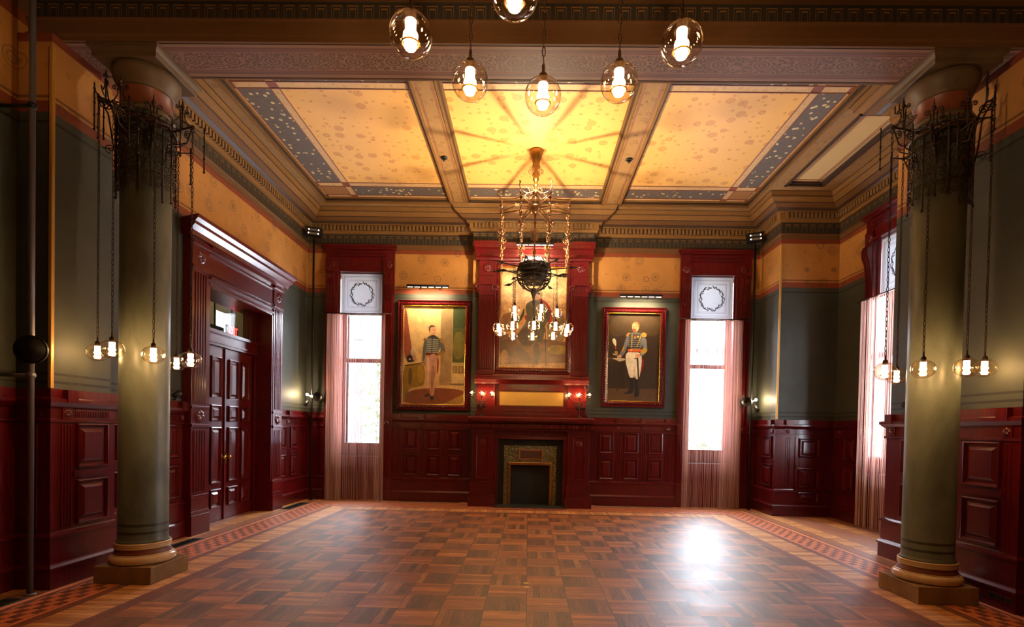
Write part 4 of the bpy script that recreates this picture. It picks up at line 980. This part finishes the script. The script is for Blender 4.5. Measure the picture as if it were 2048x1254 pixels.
def chandelier(cx_,cy_,label,pend,power,lights=True):
    e=thing('chandelier',(cx_,cy_,6.6),label,'chandelier'); UZ=Vector((0,0,1))
    b=MB(); b.lathe((cx_,cy_,0),[(.11,6.6),(.115,6.57),(.115,6.53),(.10,6.50),(.095,6.46),(.08,6.43),(.065,6.38),(.055,6.30),(.05,6.22),(.045,6.12),(.055,6.10),(.055,6.08),(.03,6.05),(.03,6.02),(.04,6.0),(.04,5.97),(.015,5.95),(.015,5.90)],24); b.build('canopy',BRASSD,e)
    b=MB()
    for k in range(6):
        a=2*PI*k/6; u=Vector((math.cos(a),math.sin(a),0)); c=Vector((cx_,cy_,6.22))+u*.085
        b.tube(spiral(c,.05,1.6,u,UZ,PI/2,-1,20),.007,5); b.tube([c+UZ*.05,Vector((cx_,cy_,6.36))+u*.05],.007,5)
    b.build('canopy_scroll',IRONL,e)
    # cage of the crown
    b=MB(); b.sphere((cx_,cy_,5.86),.06,12,8); b.lathe((cx_,cy_,5.9),[(.02,-.02),(.02,.02)],8); b.tube([(cx_,cy_,5.86),(cx_,cy_,5.60)],.014,8)
    for k in range(8):
        a=2*PI*(k+.5)/8; u=Vector((math.cos(a),math.sin(a),0)); P0=Vector((cx_,cy_,5.88))+u*.05; P1=Vector((cx_,cy_,5.64))+u*.62
        pts=[P0.lerp(P1,t)+UZ*(-.05*math.sin(PI*t)) for t in [j/8 for j in range(9)]]
        b.tube(pts,.009,5)
        for t in (.12,.3,.48,.66):
            q=P0.lerp(P1,t); b.tube([q,q+UZ*.05+u*.0],.005,5,.001); b.tube(spiral(q+UZ*.02,.022,1.2,u,UZ,0,1,10),.004,4)
        b.tube([P1,P1+u*.05+UZ*.02,P1+u*.09+UZ*.06,P1+u*.07+UZ*.10],.007,5); b.tube(spiral(P1+u*.055+UZ*.11,.03,1.4,u,UZ,0,1,16),.006,5)
        b.tube([Vector((cx_,cy_,5.80))+u*.06,Vector((cx_,cy_,5.62))+u*.3],.004,4)
    b.build('crown',IRONL,e)
    b=MB(); b.lathe((cx_,cy_,5.56),[(.01,-.09),(.05,-.05),(.10,0),(.105,.04),(.09,.07),(.03,.08)],16); 
    for k in range(8):
        a=2*PI*(k+.5)/8; b.sphere((cx_+.1*math.cos(a),cy_+.1*math.sin(a),5.58),.02,8,5)
    b.build('hub',IRONL,e)
    for k in range(8):
        a=2*PI*(k+.5)/8; u=Vector((math.cos(a),math.sin(a),0)); b=MB(); c=Vector((cx_,cy_,5.59))
        b.tube([c+u*.08,c+u*.66],.017,8); b.sphere(tuple(c+u*.38),.022,8,5); b.sphere(tuple(c+u*.64),.024,8,5); b.build('arm',IRONL,e)
    # ornamental chains from the arm tips down to the ball
    for k in range(8):
        a=2*PI*(k+.5)/8; u=Vector((math.cos(a),math.sin(a),0)); v=Vector((-u.y,u.x,0)); b=MB(); c=Vector((cx_,cy_,0))+u*.63
        T=lambda z:c+UZ*z
        b.sphere(tuple(T(5.52)),.03,8,6); add_chain(b,T(5.49),T(5.25),.05,.008,.018); b.sphere(tuple(T(5.22)),.022,8,5)
        for s_ in (-1,1):
            for w_ in (u,v):
                b.tube(spiral(T(5.10)+w_*s_*.04,.038,1.3,w_*s_,UZ,-PI/2,1,16),.009,5); b.tube(spiral(T(4.97)+w_*s_*.025,.034,1.2,w_*s_,UZ,PI/2,-1,14),.008,5)
        b.tube([T(5.2),T(4.86)],.008,6); b.sphere(tuple(T(4.84)),.022,8,5); add_chain(b,T(4.82),T(4.46)-u*.0,.05,.006,.015)
        b.build('hanging_chain',IRONL,e)
    # stem
    b=MB(); b.lathe((cx_,cy_,0),[(.012,5.48),(.03,5.46),(.012,5.43),(.012,5.36),(.028,5.33),(.014,5.30),(.014,4.86),(.026,4.84),(.03,4.79),(.016,4.76),(.014,4.70)],12)
    for s_ in range(4):
        a=PI/2*s_; u=Vector((math.cos(a),math.sin(a),0)); b.tube(spiral(Vector((cx_,cy_,5.17))+u*.04,.045,1.4,u,UZ,-PI/2,1,18),.008,5); b.tube(spiral(Vector((cx_,cy_,5.05))+u*.03,.03,1.2,u,UZ,PI/2,-1,14),.007,5)
    b.build('stem',IRONL,e)
    # openwork ball
    b=MB(); C=Vector((cx_,cy_,4.43)); R=.30
    for k in range(8):
        a=2*PI*k/8; u=Vector((math.cos(a),math.sin(a),0)); b.tube([C+u*(R*math.sin(t))+UZ*(R*math.cos(t)) for t in [PI*j/16 for j in range(17)]],.013,6)
        for j in (-1,1):
            for q in (.38,.68):
                t=PI/2+j*q*PI/2*.8; p=C+Vector((math.cos(a+PI/8),math.sin(a+PI/8),0))*(R*math.sin(t))+UZ*(R*math.cos(t)); uu=Vector((-math.sin(a+PI/8),math.cos(a+PI/8),0))
                for s_ in (-1,1): b.tube(spiral(p+uu*s_*.035*math.sin(t),.036,1.3,uu*s_,UZ,0,1,14),.006,4)
    for z in (-.12,-.05,.02,.1): 
        r=math.sqrt(R*R-z*z)+.004; b.tube([C+Vector((r*math.cos(t),r*math.sin(t),z)) for t in [2*PI*j/28 for j in range(29)]],.014,6)
    b.lathe((cx_,cy_,4.40),[(.02,-.14),(.17,-.12),(.21,-.04),(.255,.195),(.245,.195),(.2,-.03),(.15,-.10)],20,False)  # inner bowl shaped as a light shield to keep uplight off the walls
    b.lathe((cx_,cy_,0),[(.004,3.88),(.02,3.93),(.012,3.98),(.03,4.04),(.05,4.10),(.07,4.15),(.03,4.18)],12)
    b.build('openwork_ball',DIRON,e)
    for k in range(16):
        a=2*PI*(k+.5)/16; u=Vector((math.cos(a),math.sin(a),0)); b=MB(); zz=4.45+(.05 if k%2 else -.04); L=.66 if k%2 else .54
        dz=.05 if k%4==0 else (-.09 if k%4==2 else .01)
        P0=Vector((cx_,cy_,zz))+u*.28; P1=Vector((cx_,cy_,zz+dz))+u*L
        b.tube([P0,P1],.010,6); b.tube([P1,P1+u*.12],.026,6,.001); b.tube([P1-u*.06,P1+u*.01],.006,6,.03); b.build('arrow',DIRON,e)
    for p,top in pend: make_pendant(p,top,e,power,link=.045,cw=.009,cr=.003,light=lights)
    return e
GP=[(-0.276,9.0,3.726),(-0.283,9.6,3.736),(0.185,9.0,3.759),(0.173,9.6,3.743),(0.466,9.3,3.754),(-0.541,8.95,3.405),(-0.551,9.6,3.458),(-0.295,8.7,3.394),(0.06,8.65,3.398),(0.416,8.7,3.397),(0.633,8.95,3.416),(0.653,9.6,3.469),(-0.324,9.95,3.452),(0.046,9.98,3.454),(0.433,9.95,3.465)]
CHX,CHY=.045,9.3
def topof(p,cx_=CHX,cy_=CHY,z=4.46): return Vector((p[0],p[1],z))
chandelier(CHX,CHY,'wrought iron chandelier with an openwork ball and fifteen globe lamps before the fireplace',[(p,topof(p)) for p in GP],4.0)
NP=[(-.578,2.432,3.485),(-.093,2.22,3.50),(-.351,2.845,3.546),(.043,2.874,3.491),(.442,2.808,3.523),(.689,2.523,3.52)]
chandelier(.05,2.32,'nearest chandelier, six clear globes on chains at the top of the view',[(p,Vector((p[0],p[1],4.46))) for p in NP],20.0)

def column_light(c,tips,label,seed):
    cx_,cy_=c; UZ=Vector((0,0,1)); e=thing('column_chandelier',(cx_,cy_,4.9),label,'column light'); rnd=random.Random(seed)
    C=Vector((cx_,cy_,0)); RR=.268
    b=MB()
    for z,r in ((4.66,.008),(4.30,.008)):
        h_=MB(); h_.tube([C+Vector((RR*math.cos(t),RR*math.sin(t),z)) for t in [2*PI*j/40 for j in range(41)]],r,6); h_.build('hoop',IRON,e)
    b.lathe((cx_,cy_,0),[(RR-.01,4.80),(RR+.012,4.80),(RR+.014,4.83),(RR+.014,4.865),(RR-.01,4.868)],40,False)
    for j in range(24):
        t=2*PI*j/24; u=Vector((math.cos(t),math.sin(t),0)); b.tube([C+u*RR+UZ*4.86,C+u*(RR+.015)+UZ*4.9,C+u*(RR+.03)+UZ*4.885],.006,4)
    b.build('collar',IRON,e)
    # scrolled skirt below the collar
    b=MB(); nb=16
    for j in range(nb):
        t=2*PI*j/nb; u=Vector((math.cos(t),math.sin(t),0)); v=Vector((-u.y,u.x,0)); zb=rnd.uniform(4.02,4.2)
        b.tube([C+u*RR+UZ*4.86,C+u*RR+UZ*zb],.009 if j%2 else .006,5)
        for z,r in ((4.72,.045),(4.56,.05),(4.40,.055),(4.22,.04)):
            t2=t+PI/nb; u2=Vector((math.cos(t2),math.sin(t2),0)); v2=Vector((-u2.y,u2.x,0))
            for s_ in (-1,1): b.tube(spiral(C+u2*(RR+.002)+v2*s_*.0+UZ*(z+s_*.035),r,1.5,v2*s_,UZ,rnd.uniform(0,PI),1,16),.0045,4)
        b.sphere(tuple(C+u*(RR+.004)+UZ*(zb-.02)),.016,6,4)
    b.build('scroll_skirt',IRON,e)
    for tip,glob,B in tips:
        T=Vector((tip[0],tip[1],0)); d=T-C; L=d.length; u=d.normalized(); v=Vector((-u.y,u.x,0)); b=MB()
        A=C+u*RR; Z=lambda h:UZ*(B+h)
        b.tube([A+UZ*4.82,A+u*.03+UZ*(4.84*.5+B*.5),A+u*.08+Z(-.01),T+Z(0)],.012,6)
        b.tube([A+UZ*4.45,A+u*.03+UZ*4.62,T-u*.08+Z(-.16),T+Z(0)],.008,5)
        b.tube(spiral(A+u*.10+Z(-.06),.05,1.6,u,UZ,PI/2,-1,20),.007,5); b.tube(spiral(T-u*.07+Z(-.07),.045,1.5,u,UZ,PI/2,1,18),.006,5)
        b.tube(spiral(A+u*.05+UZ*4.55,.05,1.5,u,UZ,-PI/2,1,18),.006,5)
        b.tube([A+UZ*4.55,A+u*.12+UZ*4.55],.006,5)
        M=A.lerp(T,.62)
        for s_ in (-1,1):
            b.tube([M+v*s_*.01+Z(0),M+v*s_*.12+Z(.02),M+v*s_*.07+Z(.06),M+v*s_*.025+Z(.13),M+v*s_*.03+Z(.19)],.007,5); b.tube(spiral(M+v*s_*.055+Z(.20),.028,1.4,v*(-s_),UZ,0,1,16),.006,5)
            b.tube(spiral(M+v*s_*.13+Z(.04),.025,1.2,v*s_,UZ,0,1,12),.005,5)
        b.tube([M+Z(0),M+Z(.24)],.008,5); b.sphere(tuple(M+Z(.23)),.022,8,6); b.tube([M+Z(.24),M+Z(.32)],.014,6,.001)
        b.tube([T-v*.14+Z(.0),T+v*.14+Z(.0)],.008,6)
        for s_,zl in ((-1,-.36),(1,-.40)):
            q=T+v*s_*.14; b.tube([q+Z(.07),q+Z(zl)],.007,5)
            for zz in (.01,-.13,-.26,zl): b.sphere(tuple(q+Z(zz)),.014,6,4)
        b.sphere(tuple(T+Z(0)),.022,8,6)
        b.build('bracket_arm',IRON,e)
        make_pendant(glob,T+Z(-.01),e,9.0,rad=.105,sz=.88,link=.05,cw=.010,cr=.004)
    return e
def colz(p): return p
import json
LT=[(-4.546,5.45,2.404),(-4.109,5.1,2.393),(-3.769,5.2,2.355),(-4.214,6.2,2.388),(-3.556,5.45,2.342)]
RT=[(3.679,5.5,2.358),(4.247,6.15,2.382),(3.808,5.15,2.345),(4.181,5.1,2.360),(4.59,5.38,2.396)]
column_light(CL,[((g[0],g[1]),g,B) for g,B in zip(LT,(5.06,4.80,4.68,4.88,4.76))],'iron scrollwork collar with five hanging globes on the left column',4)
column_light(CR,[((g[0],g[1]),g,B) for g,B in zip(RT,(4.86,4.88,4.68,4.72,5.08))],'iron scrollwork collar with five hanging globes on the right column',9)

# candelabra on the mantel
def candelabrum(x,label,zz=1.957):
    y=11.36; e=thing('mantel_lamp',(x,y,zz),label,'lamp','three-light iron lamps on the mantel shelf')
    b=MB(); b.lathe((x,y,zz),[(.07,0),(.07,.012),(.03,.02),(.012,.04),(.012,.14),(.02,.16),(.01,.18),(.01,.45)],14)
    b.tube([(x-.22,y,zz+.42),(x-.12,y,zz+.34),(x,y,zz+.32),(x+.12,y,zz+.34),(x+.22,y,zz+.42)],.008,6); b.build('stand',IRON,e)
    b=MB()
    for k in range(10):
        a=2*PI*k/10; b.tube([(x+.02*math.cos(a),y+.02*math.sin(a),zz+.17),(x+.08*math.cos(a),y+.08*math.sin(a),zz+.22),(x+.10*math.cos(a),y+.10*math.sin(a),zz+.30)],.005,4)
    for z,r in ((.22,.08),(.26,.095),(.30,.10)): b.tube([(x+r*math.cos(t),y+r*math.sin(t),zz+z) for t in [2*PI*j/16 for j in range(17)]],.005,4)
    b.build('iron_basket',IRON,e)
    for dx in (-.22,0,.22):
        b=MB(); b.lathe((x+dx,y,zz+.42),[(.02,0),(.03,.01),(.026,.03),(.01,.035)],10); h=b.build('lamp_cup',IRON,e)
        b=MB(); b.lathe((x+dx,y,zz+.51),[(.06*math.sin(t),-.06*math.cos(t)) for t in [PI*k/8 for k in range(1,9)]],14,False); b.build('glass_globe',GLOBE,h)
        b=MB(); b.sphere((x+dx,y,zz+.51),.022,8,6); b.build('bulb',LAMP,h)
        l=bpy.data.lights.new('lamp_light','POINT'); l.energy=9.0; l.color=(1,.60,.27); l.shadow_soft_size=.025; lo=bpy.data.objects.new('lamp_light',l); COL.objects.link(lo); lo.location=Vector((x+dx,y,zz+.51))-WT(h); lo.parent=h
candelabrum(-1.02,'three-light iron lamp on the left end of the mantel shelf'); candelabrum(1.09,'three-light iron lamp on the right end of the mantel shelf')

# ------------------------------------------------------------------ light stands
def stand(x,y,disc,flood,ztop,label,side,near=False):
    e=thing('light_stand',(x,y,0),label,'light stand','tall pole light stands'); r=.022 if not near else .026
    b=MB(); b.tube([(x,y,0),(x,y,ztop)],r,12); b.lathe((x,y,0),[(.05,0),(.05,.012),(.03,.02)],12); b.build('pole',STEEL if near else BLACKM,e)
    dx,dz,dr=disc; bx=x+dx
    b=MB(); n=Vector((side*-.5,-1,-.12)).normalized() if not near else Vector((.35,-1,-.05)).normalized()
    q=Vector((bx,y-.04,dz)); a=n.cross(Vector((0,0,1))).normalized(); c=n.cross(a)
    L=[]; b.smooth=True
    for rr,h in ((.03,-.10),(dr*.6,-.09),(dr*.92,-.05),(dr,0),(dr*.97,.005),(dr*.8,-.03),(.02,-.06)):
        L.append([tuple(q+n*h+a*(rr*math.cos(t))+c*(rr*math.sin(t))) for t in [2*PI*k/24 for k in range(24)]])
    b.loops(L); b.build('reflector',BLACKM,e)
    b=MB(); b.tube([(x,y,dz),(bx,y,dz)],.012,6); b.box(x-.03,x+.03,y-.03,y+.03,dz-.03,dz+.03); b.build('clamp',BLACKM,e)
    if near:
        b=MB(); b.tube([tuple(q+n*.0-a*.0),tuple(q+n*.012)],dr*.9,20); b.build('lens',BLACKM,e)
        for z in (4.647,2.105):
            b=MB(); b.tube([(x-.36,y,z),(x,y,z)],.018,8); b.sphere((x,y,z),.04,8,6); b.build('wall_tie',STEEL if z<4 else BLACKM,e)
    else:
        lb=Vector((x-side*.02+ (-.06 if side>0 else .06),y-.10,dz+.05)); lb=Vector((x+dx*-.35,y-.13,dz+.04))
        b=MB(); b.sphere(tuple(lb),.028,10,8); b.tube([tuple(lb),(x,y,dz)],.008,5); b.build('bulb',LAMPC,e)
        l=bpy.data.lights.new('stand_lamp','POINT'); l.energy=14; l.color=(1,.72,.42); l.shadow_soft_size=.03; lo=bpy.data.objects.new('stand_lamp',l); COL.objects.link(lo); lo.location=lb+Vector((0,-.05,0))-WT(e); lo.parent=e
        # small clamp spot below
        b=MB(); sx=x+side*.07
        b.tube([(sx,y-.02,dz-.08),(sx+side*.05,y-.08,dz-.2)],.035,10,.045); b.tube([(x,y,dz-.12),(sx,y-.02,dz-.1)],.01,5); b.box(sx-.03,sx+.07,y-.1,y-.07,dz-.24,dz-.22); b.build('clamp_spot',BLACKM,e)
        # flood pair at the top
        b=MB(); fx,fz=flood; fr_=((fx,y-.02,fz),(math.cos(side*-.25),math.sin(side*.0)-.0,0),(0,-1,0))
        tl=side*.13
        def tilt(u,w): return (fx+u*math.cos(tl)-w*math.sin(tl), fz+u*math.sin(tl)+w*math.cos(tl))
        def tb(b,u0,u1,w0,w1,y0,y1):
            P=[tilt(u0,w0),tilt(u1,w0),tilt(u1,w1),tilt(u0,w1)]; b.loops([[(p[0],y0,p[1]) for p in P],[(p[0],y1,p[1]) for p in P]])
        tb(b,-.16,.16,-.10,.10,y-.02,y-.14); b.tube([(x,y,ztop),(fx,y-.05,fz-.08)],.015,6); b.build('floodlight_housing',BLACKM,e)
        for w in (-.04,.04):
            b=MB(); tb(b,-.12,.12,w-.025,w+.025,y-.14,y-.146); b.build('flood_lens',simple('frosted_lens',col(150,150,150),.2,.6),e)
            for u in (-.11,.11):
                P=tilt(u,w); b=MB(); b.sphere((P[0],y-.15,P[1]),.014,6,5); b.build('flood_bulb',emit('flood_glow',(1,.8,.6,1),2.5),e)
stand(-4.88,11.72,(.15,2.33,.11),(-4.83,5.97),5.85,'tall black pole with floodlight and glowing lamp in the far left corner',-1)
stand(4.93,11.72,(-.13,2.40,.11),(4.87,5.98),5.85,'tall black pole with floodlight and glowing lamp in the far right corner',1)
stand(-4.745,4.92,(.03,2.345,.135),(0,0),6.50,'thick pole with a round dark lamp head at the left edge',-1,True)

# small clamp lights on the wainscot ledges
for (p,lab) in (((-5.0,7.36,2.0),'small black spot lamp on the ledge left of the double door'),((4.98,7.0,2.0),'small black spot lamp on the ledge beside the right window bay'),((-5.02,4.75,2.0),'small black spot lamp on the ledge at the left edge')):
    x,y,z=p; e=thing('spot_lamp',p,lab,'spot lamp','small black ledge lamps')
    b=MB(); b.box(x-.03,x+.03,y-.05,y+.05,z,z+.015); b.tube([(x,y,z),(x,y,z+.05)],.01,6); b.build('foot',BLACKM,e)
    b=MB(); s_=1 if x<0 else -1; b.tube([(x-s_*.02,y-.03,z+.05),(x+s_*.0,y+.0,z+.085),(x+s_*.03,y+.04,z+.12)],.035,10,.04); b.build('lamp_head',BLACKM,e)

# ceiling detectors, floor boxes, vents, outlets, corner beads, cables
for x,y,lab in ((-1.60,9.42,'black dome detector on the left ceiling beam'),(1.69,9.41,'black dome detector on the right ceiling beam')):
    e=thing('ceiling_detector',(x,y,CZ),lab,'detector','black detectors on the coffer beams')
    b=MB(); b.lathe((x,y,CZ),[(.055,0),(.06,-.01),(.055,-.025),(.03,-.03)],18); b.build('base_plate',BLACKM,e)
    b=MB(); b.lathe((x,y,CZ),[(.03,-.028),(.03,-.05),(.02,-.06),(.012,-.075),(.004,-.078)],14); b.build('dome',BLACKM,e)
for x,y,r,lab in ((.015,5.57,.036,'nearer round brass floor cover in the middle of the parquet'),(.015,5.71,.036,'farther round brass floor cover in the middle of the parquet'),(4.865,11.27,.06,'round brass floor cover near the far right corner'),(-4.65,11.60,.05,'round brass floor cover near the far left corner')):
    b=MB(); b.lathe((x,y,0),[(r,0),(r,.004),(r*.85,.005),(r*.8,.003)],20); o=b.build('floor_cover',simple('worn_brass',col(206,168,106),.4,.6)); meta(o,lab,'floor cover','round brass floor covers')
for x0,x1,y0,y1,lab in ((-4.86,-4.68,4.0,4.82,'dark floor vent grille at the left edge'),(-4.86,-4.70,6.78,7.55,'dark floor vent grille left of the double door'),(-4.93,-4.72,10.35,11.3,'dark floor vent grille right of the double door'),(-2.9,-1.5,11.80,11.885,'long floor vent grille under the left portrait'),(1.55,3.3,11.80,11.885,'long floor vent grille under the right portrait')):
    e=thing('floor_vent',((x0+x1)/2,(y0+y1)/2,0),lab,'vent','floor vent grilles'); long=y1-y0>x1-x0
    b=MB(); b.box(x0,x1,y0,y1,0,.004); b.build('frame',GRILLE,e)
    b=MB(); n=24
    for k in range(n):
        if long: q=y0+.02+(y1-y0-.04)*k/n; b.box(x0+.015,x1-.015,q,q+.01,.004,.007)
        else: q=x0+.02+(x1-x0-.04)*k/n; b.box(q,q+.01,y0+.01,y1-.01,.004,.007)
    b.build('slats',BLACKM,e)
def outlet(fr,u,z,lab,o=.076):
    e=thing('wall_outlet',Vector(fr[0])+Vector(fr[1])*u+Vector(fr[2])*o+Vector((0,0,z)),lab,'outlet','brass outlets in the baseboards')
    b=MB(); b.fr(*fr); b.box(u-.06,u+.06,o-.001,o+.006,z-.032,z+.032); b.build('cover_plate',BRASSD,e)
    b=MB(); b.fr(*fr)
    for q in (-.03,.03): b.box(u+q-.018,u+q+.018,o+.006,o+.009,z-.02,z+.02)
    b.build('socket',BLACKM,e)
FRR=((4.77,0,0),(0,-1,0),(-1,0,0)); 
outlet(FRR,-5.30,.115,'brass outlet on the right pier baseboard, farther one'); outlet(FRR,-5.17,.115,'brass outlet on the right pier baseboard, nearer one')
for u in (11.16,11.34): outlet(FL,u,.12,'brass outlet on the left baseboard, %s one'%('nearer' if u<11.2 else 'farther'))
outlet(FB,-4.79,.12,'brass outlet on the far left corner baseboard')
FST=((WR,0,0),(0,-1,0),(-1,0,0))
for u in (-11.55,-11.40): outlet(FST,u,.12,'brass outlet on the far right stub baseboard, %s one'%('nearer' if u>-11.5 else 'farther'))
outlet(((AX,0,0),(0,-1,0),(-1,0,0)),-10.45,.14,'brass outlet on the window bay baseboard')
def bead(x,y,z0,z1,lab):
    b=MB(); b.box(x-.018,x+.018,y-.018,y+.018,z0,z1); meta(b.build('corner_guard',GUARD,None,.006),lab,'corner guard','brass wall corner guards')
bead(WL+.352,5.152,2.0,5.36,'tall brass corner guard on the left pier'); bead(WR+.002,AY1-.002,2.0,5.6,'tall brass corner guard on the far right wall corner')
for c,s_,lab in ((CL,-1,'thin cable behind the left column base'),(CR,1,'thin cable behind the right column base')):
    b=MB(); x,y=c; b.tube([(x+s_*.25,y+.02,.50),(x+s_*.27,y+.04,.42),(x+s_*.37,y+.06,.30),(x+s_*.38,y+.08,.2),(x+s_*.34,y+.1,.182)],.007,6); meta(b.build('cable',BLACKM),lab,'cable')

# ------------------------------------------------------------------ outside
STONE=simple('grey_stone',col(66,66,70),.8,var=.15,scale=3)
e=thing('stone_building',(-9,22,0),'grey stone building outside the left window','building')
b=MB(); b.box(-16,-6.35,20,24,-4,14); b.build('wall',STONE,e)
b=MB()
for z in range(-3,13,2): b.box(-6.75,-6.30,19.9,20.0,z*1.0,z+1.2)
b.build('quoins',simple('dark_quoin',col(48,48,52),.8),e)
e=thing('stone_building',(-7,48,0),'pale building far beyond the left window','building')
b=MB(); b.box(-22,30,46,52,-4,9.4); b.build('wall',simple('pale_stone',col(88,88,92),.8),e)
b=MB(); b.box(-22.5,30.5,45.5,46,9.0,9.5)
for k in range(60): b.box(-22+k*.85,-21.6+k*.85,45.7,46,8.5,9.0)
b.build('cornice',STONE,e)
LEAF=simple('green_leaf',col(54,80,36),.7,var=.3)
def tree(x,y,r,z0,z1,lab,n=700):
    e=thing('tree',(x,y,-4),lab,'tree'); rnd=random.Random(int(x*10))
    b=MB(); b.tube([(x,y,-4),(x+.1,y,z0),(x,y,z1)],.12,8,.03)
    for k in range(14):
        a=rnd.uniform(0,2*PI); z=z0+(z1-z0)*rnd.random()*.8; b.tube([(x,y,z),(x+r*.8*math.cos(a),y+r*.8*math.sin(a),z+.5)],.03,5,.008)
    b.build('trunk',simple('bark',col(90,80,66),.8),e)
    b=MB()
    for k in range(n):
        a=rnd.uniform(0,2*PI); q=r*math.sqrt(rnd.random()); z=z0+(z1-z0)*rnd.random(); p=Vector((x+q*math.cos(a),y+q*math.sin(a),z)); d=Vector((rnd.uniform(-1,1),rnd.uniform(-1,1),rnd.uniform(-1,1))).normalized(); s=d.cross(Vector((0,0,1))).normalized()*.06; d=d*.09
        b.F([b.P(*(p-d)),b.P(*(p+s)),b.P(*(p+d)),b.P(*(p-s))])
    b.build('foliage',LEAF,e)
tree(-5.2,19,.9,.4,4.2,'small leafy tree outside the left window'); tree(6.3,19,.8,-.5,2.6,'small leafy tree outside the right window',500)

# ------------------------------------------------------------------ daylight
w=bpy.data.worlds.new('sky'); sc.world=w; w.use_nodes=True; bg=w.node_tree.nodes['Background']; bg.inputs[0].default_value=(.84,.92,1,1); bg.inputs[1].default_value=24.0
def portal(loc,d,sx,sy):
    l=bpy.data.lights.new('window_portal','AREA'); l.shape='RECTANGLE'; l.size=sx; l.size_y=sy; l.cycles.is_portal=True
    o=bpy.data.objects.new('window_portal',l); COL.objects.link(o); o.location=loc; o.rotation_euler=Vector(d).to_track_quat('-Z','Z').to_euler()
portal((-3.88,WB+.40,3.2),(0,-1,0),1.1,4.3); portal((4.11,WB+.40,3.2),(0,-1,0),1.1,4.3); portal((AX+.40,9.21,3.2),(-1,0,0),1.3,4.4)
# uplight in the far chandelier ball, plus unseen fill lights added
def point(name,loc,e,c,s=.05):
    l=bpy.data.lights.new(name,'POINT'); l.energy=e; l.color=c; l.shadow_soft_size=s; o=bpy.data.objects.new(name,l); COL.objects.link(o); o.location=loc
point('ball_uplight',(CHX,CHY,4.57),460,(1,.82,.56),.055); point('hallway_fill',(-7.2,11.5,4.9),90,(1,.85,.6),.1); point('ceiling_centre_fill',(CHX,CHY-.16,5.96),30,(1,.84,.58),.02); point('ball_uplight',(.05,2.32,4.60),130,(1,.72,.40),.03)  # fills added for ceiling centre and hallway; near-ball light added for the beam
